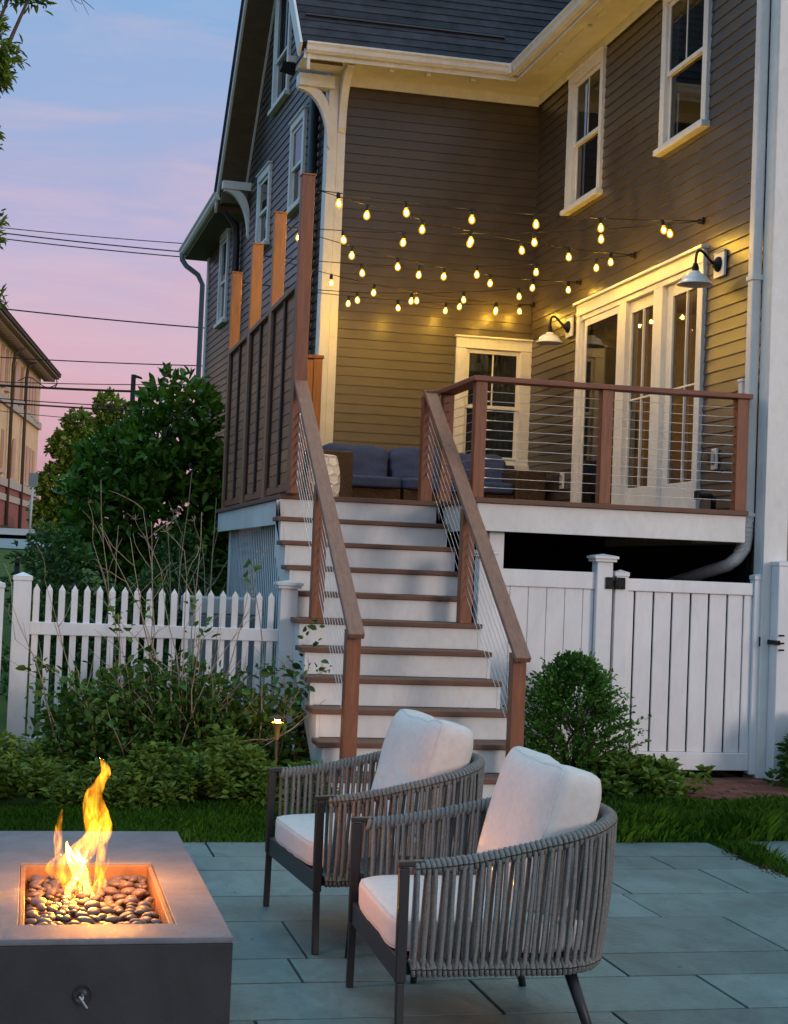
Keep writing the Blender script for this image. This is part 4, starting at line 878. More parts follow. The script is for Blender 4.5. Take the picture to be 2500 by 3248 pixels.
def make_chair(label, sd=0.0):
    def wrinkle(a, sc=5, st=(1, 1, 1)):
        def f(w, q):
            d = mn.noise(Vector((w.x*sc*st[0]+sd, w.y*sc*st[1], w.z*sc*st[2]+sd)))*a+mn.noise(Vector((w.x*sc*2.6*st[0]+sd, w.y*sc*2.6*st[1]+3, w.z*sc*2.6*st[2])))*a*.5
            return w+Vector(q).normalized()*d
        return f
    c = thing('rope_armchair', (0, 0, 0), label, 'armchair', 'grey rope armchairs on the patio', rz=1e-6)
    fr = MT['frame']
    for sy in (1, -1):
        MB().bar((-.392, sy*.44, .0), (-.392, sy*.425, .24), .024, .026, up=(1, 0, 0)).bar((-.392, sy*.425, .24), (-.392, sy*.425, .592), .026, .034, up=(1, 0, 0)).build('leg', fr, c, bevel=.004)
        MB().bar((-.413, sy*.422, .604), (-.33, sy*.419, .606), .030, .018).build('arm_end', fr, c, bevel=.004)
        MB().tube([(.17, sy*.34, .28), (.255, sy*.43, .0)], [.021, .0135], 12).build('leg', fr, c, smooth=True)
    MB().bar((-.388, -.408, .272), (-.388, .408, .272), .022, .080).build('front_rail', fr, c, bevel=.004)
    MB().bar((-.37, .38, .275), (.19, .36, .275), .03, .04).bar((-.37, -.38, .275), (.19, -.36, .275), .03, .04).bar((.19, -.36, .275), (.19, .36, .275), .03, .04).box(-.37, .24, -.36, .36, .292, .305).build('seat_frame', fr, c, bevel=.003)
    # ropes
    V = []; Fq = []
    def tubeq(pts, r, n=6):
        m = MB(); m.tube(pts, r, n, cap=False); b = len(V); V.extend(m.v); Fq.extend(tuple(b+i for i in f) for f in m.f)
    def ring(p, T, N, R_, r, tilt=.0):
        U = Vector((0, 0, 1)); pts = [p+(N*math.cos(a)+U*math.sin(a))*R_+T*tilt*math.sin(a)*R_ for a in [2*math.pi*k/12 for k in range(13)]]; tubeq(pts, r, 5)
    L = ST[-1]; n = int(L/.0172); top = []
    for k in range(n+1):
        t = .012+(.976)*k/n; p, T, N = ev(PT, ST, t); p.z = hz_(t); jit = random.uniform(-.0008, .0008); ring(p+Vector((0, 0, jit)), T, N, .0180, .0084, .25)
    nb_ = int(SB[-1]/.0172)
    for k in range(nb_+1):
        t = .012+.976*k/nb_; p, T, N = ev(PBt, SB, t); p.z = .278+random.uniform(-.001, .001); ring(p, T, N, .0215, .0085, .2)
    ns = int(n*.6)
    for k in range(ns+1):
        for inner in (0, 1):
            t = .014+.972*(k+.5*inner)/(ns+.5*inner if not inner else ns+.5)
            j1, j2 = random.uniform(-.0012, .0012), random.uniform(-.0012, .0012)
            p, T, N = ev(PT, ST, min(.99, t+(.0035 if (k % 2) else -.0035)*.55+j1)); q, T2, N2 = ev(PBt, SB, min(.99, max(.01, t+j2)))
            p.z = hz_(t)-.004; q.z = .281; a = p+N*(.019 if not inner else -.019); b = q+N2*(.022 if not inner else -.020)
            pts = [a.lerp(b, u)+Vector((random.uniform(-1, 1), random.uniform(-1, 1), 0))*.0008+(N*(.008 if not inner else -.004))*math.sin(math.pi*u) for u in (0, .15, .35, .55, .75, .9, 1)]
            tubeq(pts, .0070, 6)
    m = MB(); m.v = V; m.f = Fq; m.m = [0]*len(Fq); m.build('rope_weave', MT['rope'], c, smooth=True)
    mb = MB(); 
    for sy in (1, -1): mb.tube([Vector((-.30, sy*.424, .27)), Vector((-.255, sy*.424, .27))], [.021, .021], 8)
    # cushions
    mb = MB(); rbox(mb, -.405, .25, -.378, .378, .306, .425, 16, .26, fn=lambda w, q: wrinkle(.006, 6)(w, q)+Vector((0, 0, .012*max(0, q[2])*(1-q[0]**2)*(1-q[1]**2))))
    sc_ = mb.build('seat_cushion', MT['cush'], c, smooth=True)
    def seam(mb, b, ax, lev, e, fn):
        """a piped seam round a cushion at level lev of axis ax"""
        c = Vector([(b[2*i]+b[2*i+1])/2 for i in range(3)]); h = Vector([(b[2*i+1]-b[2*i])/2 for i in range(3)]); p_ = 2/e; pts = []
        o1, o2 = [i for i in range(3) if i != ax]
        for k in range(97):
            u = (k % 96)/24; s, f = int(u) % 4, u-int(u)
            sq = [(-1+2*f, -1), (1, -1+2*f), (1-2*f, 1), (-1, 1-2*f)][s]; q = [0, 0, 0]; q[ax] = lev; q[o1], q[o2] = sq
            nr = sum(abs(v)**p_ for v in q)**(1/p_); q = Vector([v/nr for v in q]); w = Vector([c[i]+q[i]*h[i] for i in range(3)])
            pts.append(fn(w, q) if fn else w)
        mb.tube(pts, .0026, 5, cap=False)
    seatfn = lambda w, q: wrinkle(.006, 6)(w, q)+Vector((0, 0, .012*max(0, q[2])*(1-q[0]**2)*(1-q[1]**2)))
    mb = MB(); sb = (-.405, .25, -.378, .378, .306, .425)
    for lv in (-.80, .80): seam(mb, sb, 2, lv, .26, seatfn)
    p_ = mb.build('piping', MT['cush'], c, smooth=True); p_.parent = sc_
    def fn(w, q):
        # a plump back pillow: pinched corners, a dip along the top, leaning on the ropes
        y, z = q[1], q[2]; thick = (1-.30*abs(y)**5)*(1-.30*abs(z)**5); x = w.x*thick
        zz = w.z-.016*max(0, z)**2*(1-y*y)+.012*abs(y)**3*max(0, z); yy = w.y*(1-.05*(1-abs(z))*0+.0)
        p = wrinkle(.011, 5.5, (1, 1.5, .5))(Vector((x, yy, zz)), q)
        a = .26; lean = Vector((p.x*math.cos(a)+p.z*math.sin(a), p.y, -p.x*math.sin(a)+p.z*math.cos(a)))
        return lean+Vector((.088, 0, .405))
    mb = MB(); rbox(mb, -.115, .115, -.335, .335, .0, .50, 20, .25, fn=fn); bc = mb.build('back_cushion', MT['cush'], c, smooth=True)
    mb = MB()
    for lv in (-.90, .90): seam(mb, (-.115, .115, -.335, .335, .0, .50), 0, lv, .25, fn)
    p_ = mb.build('piping', MT['cush'], c, smooth=True); p_.parent = bc
    return c
ch1 = make_chair('nearest grey rope armchair with linen cushions, in front of the other one')
ch1.location = (.447, -7.397, 0); ch1.rotation_euler.z = R(-1.6)
ch2 = make_chair('farther grey rope armchair with linen cushions, between the fire table and the stairs', 5.3)
ch2.location = (.385, -5.995, 0); ch2.rotation_euler.z = R(4.2)
sdt = thing('side_table', (.33, -6.70, 0), 'small dark side table between the two rope armchairs, only its legs showing', 'side table')
for x, y in ((.143, -6.53), (.315, -6.91), (.52, -6.55)): MB().tube([(x, y, 0), (x+(.33-x)*.12, y+(-6.70-y)*.12, .36)], [.012, .019], 10).build('leg', MT['frame'], sdt, smooth=True)
MB().lathe([(.0, .36), (.22, .36), (.23, .366), (.23, .38), (.22, .386), (.0, .386)], (.33, -6.70, 0), 36).build('table_top', MT['frame'], sdt, smooth=False)
# path light
_p = at(1, -2.3, 880, 2292); PLx, PLy = float(_p[0]), -2.3; PLd = float(_p[2])-.512
pl_ = thing('path_light', (PLx, PLy, 0), 'lit bronze path light among the plants to the left of the stairs', 'path light')
MB().tube([(PLx, PLy, -.03), (PLx, PLy, .42+PLd)], .0125, 12).build('stake', MT['bronze'], pl_, smooth=True)
MB().lathe([(.013, .40), (.016, .44), (.022, .475), (.034, .505), (.039, .512)], (PLx, PLy, PLd), 18).build('trumpet', mat('lit_bronze', (.50, .27, .07), .35, .5, metal=.3), pl_, smooth=True)  # paler bronze puts the lamp's glow into the trumpet colour
MB().lathe([(.0, .565), (.02, .560), (.045, .550), (.064, .540), (.065, .536), (.05, .541), (.0, .545)], (PLx, PLy, PLd), 30).build('hat', MT['bronze'], pl_, smooth=True)
MB().lathe([(.0, .512), (.018, .514), (.018, .530), (.0, .532)], (PLx, PLy, PLd), 12).build('lamp', emat('path_lamp', (1, .46, .08), 230), pl_, smooth=True)
# ------------------------------------------------------------------ vegetation
def leaves(P, D, size, aspect=.45, fold=.18, up=.35):
    """numpy leaf quads: P base points, D directions, size lengths"""
    P = np.asarray(P, float); D = np.asarray(D, float); n = len(P); size = np.broadcast_to(size, (n,))[:, None]
    D = D/np.linalg.norm(D, axis=1, keepdims=True)
    U = rng.normal(size=(n, 3))*.55+np.array([0, 0, up*2]); S = np.cross(D, U); S /= np.linalg.norm(S, axis=1, keepdims=True)+1e-9
    Nn = np.cross(S, D); w = size*aspect*.5
    lo, hi = P+D*size*.28, P+D*size*.66; up_ = Nn*w*fold*2; tip = P+D*size-Nn*size*.14
    V = np.stack([P, lo+S*w*.88+up_, hi+S*w*.78+up_*.6, tip, hi-S*w*.78+up_*.6, lo-S*w*.88+up_], 1); i = np.arange(n)[:, None]*6
    return V.reshape(-1, 3), np.concatenate([i+np.array([0, 1, 2, 3]), i+np.array([0, 3, 4, 5])], 0)
def leafmat(name, c1, c2, rough=.5, tr=.25, isl=.45):
    return mat(name, c1, rough, .35, col2=c2, nscale=1.6, island=isl, trans=tr)
def sphere_dirs(n): v = rng.normal(size=(n, 3)); return v/np.linalg.norm(v, axis=1, keepdims=True)
MT['bark'] = mat('bark', (.09, .065, .045), .9, .2, noise=.3, nscale=12, stretch=(3, 3, .6), bump=.5, bscale=30)
MT['twig'] = mat('dry_twig', (.40, .30, .21), .8, .2, noise=.25, nscale=20)
LM = dict(mag=leafmat('magnolia_leaf', (.040, .115, .012), (.085, .21, .022), .38), und=leafmat('understory_leaf', (.038, .095, .022), (.075, .16, .035)),
          far=leafmat('far_leaf', (.085, .15, .014), (.18, .26, .025)), hyd=leafmat('hydrangea_leaf', (.044, .112, .016), (.10, .20, .030)),
          cov=leafmat('ground_cover_leaf', (.070, .135, .016), (.16, .24, .030)), box=leafmat('boxwood_leaf', (.045, .135, .018), (.11, .26, .032), .4),
          ash=leafmat('ash_leaf', (.075, .14, .012), (.16, .24, .022)))
def curve(p, d, L, n=6, wig=.12, grav=0):
    pts = [Vector(p)]; d = Vector(d).normalized()
    for k in range(n):
        d = (d+Vector((random.gauss(0, wig), random.gauss(0, wig), random.gauss(0, wig)+grav))).normalized(); pts.append(pts[-1]+d*L/n)
    return pts
def tree(name, base, crown, blobs, nleaf, lsize, lm, label, cat='tree', group=None, aspect=.5, trunk_r=.09, rosette=6, droop=-.1, shell=.55, limbs=True):
    """trunk and limbs reaching into foliage clumps; blobs: (centre, radius xyz)"""
    t = thing(name, base, label, cat, group); B = Vector(base); mb = MB(); top = Vector(crown)
    trunk = [B+(top-B)*k/6+Vector((random.gauss(0, .03), random.gauss(0, .03), 0))*(k > 0)*(top-B).length*.25 for k in range(7)]
    trunk[0].z -= .1
    mb.tube(trunk, [trunk_r*(1-.11*k) for k in range(7)], 9)
    P = []; Dd = []; vol = np.array([b[1][0]*b[1][1]*b[1][2] for b in blobs])**(.75); vol = vol/vol.sum()
    for (c, r), f in zip(blobs, vol):
        c = Vector(c); st = trunk[random.randint(2, 5)]; m_ = st.lerp(c, .5)+Vector((0, 0, .08*(c-st).length))
        if limbs: mb.tube([st, st.lerp(m_, .5), m_, m_.lerp(c, .5)+Vector((0, 0, .03)), c], [trunk_r*.5, trunk_r*.42, trunk_r*.32, trunk_r*.22, trunk_r*.1], 6)
        k = max(3, int(nleaf*f/rosette)); dirs = sphere_dirs(k); rad = rng.uniform(shell, 1.0, k)**.6*(1+.16*np.sin(dirs[:, 0]*7+c.x*3)*np.cos(dirs[:, 2]*6))
        ctr = np.array(c)+dirs*rad[:, None]*np.array(r)
        if limbs:
            for q in ctr[::9]: mb.tube([c, c.lerp(Vector(q), .55)+Vector((0, 0, .02)), Vector(q)], [trunk_r*.10, trunk_r*.07, trunk_r*.03], 4, cap=False)
        od = dirs*.6+np.array([0, 0, .35])
        for j in range(rosette):
            P.append(ctr+rng.normal(size=(k, 3))*lsize*.25); Dd.append(od+rng.normal(size=(k, 3))*.75+np.array([0, 0, droop]))
    mb.build('trunk', MT['bark'], t, smooth=True)
    P = np.concatenate(P); Dd = np.concatenate(Dd)
    V, F = leaves(P, Dd, lsize*rng.uniform(.65, 1.2, len(P)), aspect); npmesh('crown', V, F, lm, t)
    return t
# broad-leaved tree behind the fence, beside the house
tree('broad_leaved_tree', (.15, 7.3, .3), (.15, 7.3, 2.6), [((.55, 7.0, 3.30), (.50, .6, .55)), ((.35, 7.2, 2.75), (.75, .8, .6)), ((-.10, 6.9, 2.6), (.55, .7, .52)), ((-.30, 6.8, 2.0), (.52, .6, .58)), ((.3, 6.8, 1.9), (.8, .7, .7)),
     ((.9, 7.0, 2.5), (.45, .6, .7)), ((1.0, 7.0, 1.6), (.4, .6, .7)), ((-.30, 6.6, 1.3), (.68, .6, .58)), ((.5, 6.6, 1.2), (.8, .6, .7))], 9000, .165, LM['mag'],
     'dense dark green tree with large glossy leaves growing between the picket fence and the house', trunk_r=.07, rosette=7, aspect=.46)
# shrubs right behind the picket fence
for k, (c, r, nl, lab) in enumerate((((-.84, 4.6, 1.05), (.48, .6, 1.05), 2600, 'dark leafy shrub behind the left fence post, beside the sloping lawn'), ((-.72, 2.6, .72), (.55, .55, .80), 2600, 'dark leafy shrub behind the left half of the picket fence'), ((.15, 3.0, .85), (.60, .6, .95), 2800, 'dark leafy shrub behind the middle of the picket fence, under the large-leaved tree'),
                             ((.62, 4.4, 1.1), (.5, .7, 1.3), 2600, 'dark shrub in the gap between the deck skirt and the large-leaved tree'))):
    bl = [((c[0]+random.uniform(-.3, .3), c[1]+random.uniform(-.3, .3), c[2]*random.uniform(.6, 1.25)), (r[0]*.62, r[1]*.62, r[2]*.5)) for _ in range(6)]
    tree('understory_shrub', (c[0], c[1], float(gz(c[0], c[1]))), (c[0], c[1], c[2]), bl, nl, .075, LM['und'], lab, 'shrub', 'shrubs behind the picket fence', trunk_r=.03, rosette=5, aspect=.55)
# tall dead stems in front of the dark shrubs
mb = MB()
dst = thing('dry_stems', (-.2, 1.2, 0), 'bare pale dry stems rising in front of the dark shrubs behind the picket fence', 'dry stems')
for x, L in ((-.62, 1.9), (-.38, 2.2), (-.2, 1.7), (.02, 2.3), (.2, 1.9), (.42, 2.1), (.5, 1.7)):
    p = curve((x, 1.2, 0), (random.uniform(-.18, .18), random.uniform(-.1, .1), 1), L, 8, .06); mb.tube(p, [.008, .0075, .007, .006, .0055, .005, .004, .003, .002], 5)
    for j in (4, 5, 6): q = curve(p[j], (random.uniform(-1, 1), 0, .9), .35, 4, .1); mb.tube(q, [.004, .003, .0025, .002, .0015], 4)
mb.build('stems', MT['twig'], dst, smooth=True)
# twiggy hydrangea in front of the fence
hy = thing('twiggy_bush', (-.12, -1.7, 0), 'half bare bush with long pale twigs and green leaves before the picket fence', 'bush')
mb = MB(); P = []; Dd = []
for k in range(92):
    bx = random.gauss(-.10, .26); by = random.gauss(-1.72, .07); a = random.uniform(-1.15, 1.15); tall = k < 18
    lean = Vector((math.sin(a)*(.75 if not tall else .62), random.uniform(-.28, .15), 1.0)); L = random.uniform(1.25, 1.95) if tall else random.uniform(.55, 1.1)
    p = curve((bx, by, -.02), lean, L, 9, .085, -.01 if not tall else .01); r0 = random.uniform(.0055, .0085)
    for q_ in p: q_.y = min(q_.y, -1.2)
    mb.tube(p, [r0*(1-.085*i) for i in range(len(p))], 5)
    for i in range(3, 10):
        if random.random() < (.45 if tall else .3):
            q = curve(p[min(i, 9)], (random.uniform(-1, 1), random.uniform(-.5, .3), .8), random.uniform(.10, .34), 4, .14)
            for q_ in q: q_.y = min(q_.y, -1.18)
            mb.tube(q, [.0034, .003, .0025, .002, .0014], 4)
            if tall and i > 7 and random.random() < .5:
                for _ in range(7): mb.tube([q[-1], q[-1]+Vector((random.gauss(0, .03), random.gauss(0, .03), random.uniform(.0, .05)))], [.0015, .0012], 3, cap=False)
    for i in range(1, 10):
        z = p[i].z; pr_ = 1.0 if z < .62 else (.55 if z < .85 else .10)
        if random.random() < pr_:
            for _ in range(random.randint(3, 7)): P.append(p[i]+Vector((random.gauss(0, .045), random.gauss(-.01, .04), random.gauss(0, .03)))); Dd.append((random.gauss(0, .7), random.gauss(-.3, .6), random.gauss(.25, .5)))
# low arching side twigs reaching towards the lamp
for (a, b, c) in (((.1, -1.8, .25), (.45, -1.95, .28), (.86, -2.02, .62)), ((.15, -1.8, .28), (.4, -1.92, .33), (.62, -1.95, .40)), ((.05, -1.8, .2), (.4, -1.9, .3), (.72, -1.98, .46))):
    mb.tube([a, tuple(Vector(a).lerp(Vector(b), .5)), b, tuple(Vector(b).lerp(Vector(c), .5)-Vector((0, 0, .03))), c], [.006, .0055, .005, .004, .002], 5)
mb.build('twigs', MT['twig'], hy, smooth=True)
# leafy mound and shoots
for k in range(3300):
    a = random.uniform(0, 6.28); rr = math.sqrt(random.random()); x = -.18+rr*math.cos(a)*.84; y = -1.72+rr*math.sin(a)*.30; z = random.uniform(.10, .84*math.sqrt(max(.05, 1-rr*rr*.75)))
    P.append((x, y, z)); Dd.append((random.gauss(math.cos(a)*.4, .6), random.gauss(-.35, .5), random.gauss(.25, .5)))
for (sx, h, n) in ((.83, 1.15, 42), (.90, .92, 36), (.76, .8, 30), (-1.02, .85, 46), (-.85, .66, 40)):
    for k in range(n):
        z = h*(.25+.75*k/n); P.append((sx+random.gauss(0, .035)+.05*math.sin(k), -1.5+random.gauss(0, .04), z)); Dd.append((random.gauss(0, 1), random.gauss(-.3, .6), random.gauss(.4, .4)))
V, F = leaves(P, Dd, .070*rng.uniform(.45, 1.25, len(P)), .62); npmesh('foliage', V, F, LM['hyd'], hy)
# ground cover in the bed
P = []; Dd = []; S = []
def rosettes(n, fx, fy, hmax, s=.062, hm=None):
    for k in range(n):
        x, y = fx(), fy(); h = (hm(x, y) if hm else hmax)*random.uniform(.40, 1.15); m = random.randint(6, 9); a0 = random.random()*6.28
        for tier in range(3):
            for j in range(m):
                a = a0+6.28*j/m+tier*.5; P.append((x+.008*math.cos(a), y+.008*math.sin(a), h-.035*tier)); Dd.append((math.cos(a), math.sin(a), random.uniform(.15, 1.15)-.35*tier)); S.append(s*random.uniform(.7, 1.2))
rosettes(1250, lambda: random.uniform(-2.3, .82), lambda: -1.25-random.random()**.75*1.62, .27, .058, lambda x, y: .22+.07*math.sin(x*4.1+y*2)+.06*math.sin(x*9.3-y*5)+.05*math.sin(y*7))
V, F = leaves(P, Dd, np.array(S), .42, .2); o = npmesh('ground_cover', V, F, LM['cov']); tag(o, 'low bed of leafy ground cover between the lawn and the picket fence', 'ground cover', kind='stuff')
P = []; Dd = []; S = []
rosettes(150, lambda: random.gauss(3.12, .17), lambda: random.gauss(-2.02, .14), .20, .07); rosettes(60, lambda: random.gauss(2.55, .25), lambda: random.gauss(-2.2, .1), .14, .06)
V, F = leaves(P, Dd, np.array(S), .5, .15); o = npmesh('ground_cover', V, F, LM['cov']); tag(o, 'low yellow green plants at the foot of the round boxwood bush', 'ground cover', kind='stuff')
P = []; Dd = []; S = []
er = thing('edge_shrub', (4.72, -1.55, 0), 'leafy green shrub at the right edge of the photo beside the latch post', 'shrub')
rosettes(170, lambda: random.gauss(4.76, .13), lambda: random.gauss(-1.62, .12), 0, .075, lambda x, y: .46*max(.25, 1-((x-4.80)/.36)**2))
V, F = leaves(P, Dd, np.array(S), .5, .15); npmesh('foliage', V, F, LM['hyd'], er)
mb = MB()
for k in range(14): mb.tube(curve((random.gauss(4.76, .09), random.gauss(-1.62, .07), -.02), (random.gauss(0, .2), random.gauss(0, .2), 1), .38, 5, .08), [.006, .005, .004, .003, .003, .002], 5)
mb.build('stems', MT['bark'], er, smooth=True)
# boxwood
bx = thing('boxwood_bush', (2.74, -1.72, 0), 'rounded dark green boxwood bush beside the stairs in front of the white fence', 'bush')
P = []; Dd = []; mb = MB(); C0 = Vector((2.74, -1.72, 0))
for k in range(1150):
    z = random.uniform(.02, 1.0)**.9; d = sphere_dirs(1)[0]; ang = math.atan2(d[1], d[0]); prof_ = .455*math.sqrt(max(.02, 1-((z-.28)/.72)**2 if z > .28 else 1-((.28-z)/.55)**2))
    rr = prof_*(1-.18*max(0, z-.45))*(1+.17*math.sin(ang*3+z*7)+.10*math.sin(ang*5-z*13)+random.gauss(0, .12))*random.uniform(.62, 1.04)
    tip = C0+Vector((rr*math.cos(ang), rr*math.sin(ang)*.95, z*.96+random.gauss(0, .02))); inn = C0+Vector((rr*.55*math.cos(ang), rr*.55*math.sin(ang), max(.02, z*.96-.10)))
    if k % 3 == 0: mb.tube([inn, tip], [.003, .0015], 3, cap=False)
    ax = (tip-inn).normalized()
    for j in range(16):
        f = random.uniform(.2, 1.05); P.append(inn.lerp(tip, f)); q = Vector(sphere_dirs(1)[0]); Dd.append(ax*.7+q*.8+Vector((0, 0, .25)))
for k in range(10): mb.tube([C0+Vector((0, 0, -.03)), C0+Vector((random.gauss(0, .08), random.gauss(0, .08), .3)), C0+Vector((random.gauss(0, .16), random.gauss(0, .16), .62))], [.014, .009, .004], 6)
mb.build('stems', MT['bark'], bx, smooth=True)
V, F = leaves(P, Dd, .030*rng.uniform(.7, 1.3, len(P)), .55, .12); npmesh('foliage', V, F, LM['box'], bx)
# lawn blades
MT['grass'] = mat('grass_blade', (.050, .15, .008), .55, .3, col2=(.10, .24, .018), nscale=1.5, island=.4, trans=.25)
def blades(n, x0, x1, y0, y1, keep=None, h=(.045, .085)):
    x = rng.uniform(x0, x1, n); y = rng.uniform(y0, y1, n)
    if keep is not None: k = keep(x, y); x, y = x[k], y[k]
    n = len(x); hh = rng.uniform(*h, n)*(1+.35*np.sin(x*5+y*3)*np.sin(y*7-x*2)); a = rng.uniform(0, 6.28, n); ln = rng.uniform(.15, .9, n)*hh; w = rng.uniform(.0016, .0032, n)
    b = np.stack([x, y, np.full(n, -.032)], 1); dx = np.stack([np.cos(a), np.sin(a), 0*a], 1); sx = np.stack([-np.sin(a), np.cos(a), 0*a], 1)
    mid = b+dx*(ln*.35)[:, None]+np.array([0, 0, 1])*(hh*.6)[:, None]; tip = b+dx*ln[:, None]+np.array([0, 0, 1])*(hh*.98)[:, None]
    V = np.stack([b-sx*w[:, None], b+sx*w[:, None], mid+sx*(w*.8)[:, None], tip, mid-sx*(w*.8)[:, None]], 1)
    return V.reshape(-1, 3), np.arange(n*5).reshape(n, 5)
def kp(x, y):
    on_patio = (x < 2.79+.02*np.sin(y*9)) & (y < -3.96); slab = (x > 2.99) & (x < 3.76) & (y < -3.93) & (y > -4.71); path = (x > 3.42) & (y > -2.25); st_ = (x > .75) & (x < 2.15) & (y > -2.74)
    bed = (x < .85) & (y > -2.78+.06*np.sin(x*4))
    return ~(on_patio | slab | path | st_ | bed)
MT['straw'] = mat('straw_blade', (.20, .17, .06), .8, .2, island=.4)
V, F = blades(2600, -2.4, 2.9, -4.01, -3.86, None, (.02, .05)); V2, F2 = blades(1500, 2.72, 2.92, -6, -3.9, None, (.02, .05)); o = npmesh('lawn_edge', np.concatenate([V, V2]), np.concatenate([F, F2+len(V)]), MT['straw']); tag(o, 'straw coloured worn grass along the edge of the patio slabs', 'grass', kind='stuff')
sets = [blades(30000, -2.6, 2.9, -4.0, -2.7, kp), blades(42000, 1.9, 5.6, -4.6, -1.9, kp), blades(9000, 2.75, 4.6, -6.2, -4.5, kp), blades(4500, 2.2, 3.2, -3.98, -3.3, kp, (.09, .16))]
off = 0; VV = []; FF_ = []
for V, F in sets: VV.append(V); FF_.append(F+off); off += len(V)
o = npmesh('lawn_grass', np.concatenate(VV), np.concatenate(FF_), MT['grass']); tag(o, 'short green lawn between the patio and the planting bed', 'grass', kind='stuff')
# a few leaves and clippings dropped on the slabs
mb = MB()
for k in range(46):
    x, y = random.uniform(-.4, 2.7), random.uniform(-8.6, -4.1); a = random.uniform(0, 6.28); l = random.uniform(.008, .028); d = Vector((math.cos(a), math.sin(a), 0)); s = Vector((-d.y, d.x, 0))
    p = Vector((x, y, .004)); mb.add([p, p+d*l*.5+s*l*.16+Vector((0, 0, .003)), p+d*l+Vector((0, 0, .001)), p+d*l*.5-s*l*.16+Vector((0, 0, .003))], [(0, 1, 2, 3)])
o = mb.build('leaf_litter', mat('dry_leaf_bits', (.10, .085, .04), .9, .1, island=.6)); tag(o, 'small dry leaf bits and clippings scattered on the patio slabs', 'leaf litter', kind='stuff')
# ------------------------------------------------------------------ beyond the garden
# foreground tree hanging in from the left
def A0(px, py): return Vector(at(1, .6, px, py))
BL = [(A0(-55, 165), (.30, .35, .30)), (A0(-30, 215), (.16, .3, .17)), (A0(-60, 95), (.18, .3, .15)), (A0(-60, 725), (.22, .3, .17)), (A0(-30, 430), (.10, .2, .07)), (A0(-30, 950), (.09, .2, .06)), (A0(95, -14), (.12, .25, .07)), (A0(40, -40), (.2, .3, .12)),
]
tree('overhanging_tree', (-2.9, .6, 0), (-2.55, .6, 4.2), BL, 2600, .085, LM['ash'], 'pale green tree with narrow leaves hanging in from the left edge of the photo', trunk_r=.12, rosette=7, aspect=.30, droop=-.45, shell=.2)
mb = MB(); q = A0(150, -30)
ot = bpy.data.objects['overhanging_tree']
for (a, b) in (((185, -20), (260, 14)), ((215, -30), (300, 30)), ((0, 285), (30, 265)), ((0, 955), (28, 975)), ((20, 965), (5, 930))):
    p0, p1 = A0(*a), A0(*b); mb.tube([p0, p0.lerp(p1, .5)+Vector((0, 0, .015)), p1], [.005, .004, .002], 5)
    m_ = p0.lerp(p1, .5); mb.tube([m_, m_+(p1-p0)*.3+Vector((0, 0, -.08))], [.003, .0015], 4)
mb.build('bare_twigs', MT['bark'], ot, smooth=True)
# far trees across the road
def AF(px, py, Y=62): return Vector(at(1, Y, px, py))
for k, (cl, lab) in enumerate(((((245, 1345, 42), (215, 1420, 55), (180, 1530, 60), (250, 1480, 60), (155, 1640, 55), (230, 1600, 70)), 'light green tree beside the tan brick building, nearer of the two background trees'),
                     (((340, 1290, 42), (390, 1330, 50), (330, 1370, 50), (400, 1430, 60), (330, 1480, 70), (440, 1400, 50)), 'light green tree behind the street lamp pole in the background'))):
    Y = 60+k*5; bl = [(AF(x, y, Y), (r*(Y+13)/5027, r*(Y+13)/5027*1.2, r*(Y+13)/5027)) for x, y, r in cl]; c = sum((b[0] for b in bl), Vector())/len(bl)
    tree('background_tree', (c.x, Y, float(gz(c.x, Y))), tuple(c), bl, 5200, .26, LM['far'], lab, 'tree', 'background trees', trunk_r=.22, rosette=5, aspect=.7)
for k, (px, py, r, lab) in enumerate(((150, 1690, 40, 'small green bush at the roadside, left of the dark shrubs'), (235, 1700, 42, 'small green bush at the roadside, close to the dark shrubs'))):
    c = AF(px, py, 36); tree('roadside_bush', (c.x, 36, float(gz(c.x, 36))), tuple(c), [(c+Vector((random.uniform(-.2, .2), 0, random.uniform(-.1, .12))), (r*49/5027*.7, .4, r*49/5027*.6)) for _ in range(4)], 800, .12, LM['cov'], lab, 'bush', 'roadside bushes', trunk_r=.04, rosette=5)
# tan brick public building
AZ = R(6.6); BD = Vector((math.sin(AZ), math.cos(AZ), 0)); BN = Vector((math.cos(AZ), -math.sin(AZ), 0)); PC = Vector(at(1, 97, 107, 1680))
def FBu(u, z, o): p = PC-BD*u+BN*o; return (p.x, p.y, z)
def hit(px, py, o=0):
    d = Vector(_F+(px-1250)/CAM_F*_R-(py-1624)/CAM_F*_U); c = Vector(CAM); t = ((PC+BN*o-c).dot(BN))/d.dot(BN); p = c+d*t; return -(p-PC).dot(BD), p.z
zb = PC.z-1.2; zt = hit(131, 1206)[1]+.2
bld = thing('brick_building', (PC.x, PC.y, zb), 'tall tan brick building with red brick base and wide eaves in the left background', 'building')
MT['tan'] = mat('tan_brick', (.90, .58, .33), .85, .2, noise=.12, nscale=1.2, bump=.2, bscale=12); MT['redb'] = mat('red_brick', (.36, .13, .10), .85, .2, noise=.25, nscale=2.5, stretch=(1, 1, 4)); MT['lime'] = mat('pale_stone_band', (.58, .46, .38), .8, .2); MT['eaves'] = mat('pale_brown_eave', (.26, .19, .13), .7, .2); MT['dkpane'] = mat('shaded_window', (.45, .26, .11), .3, .5)
zr = hit(112, 1568)[1]
MB().fbox(FBu, 0, 46, zr, zt, -9, 0).build('wall', MT['tan'], bld); MB().fbox(FBu, -.12, 46, zb, zr-.01, -9, .12).build('base_wall', MT['redb'], bld)
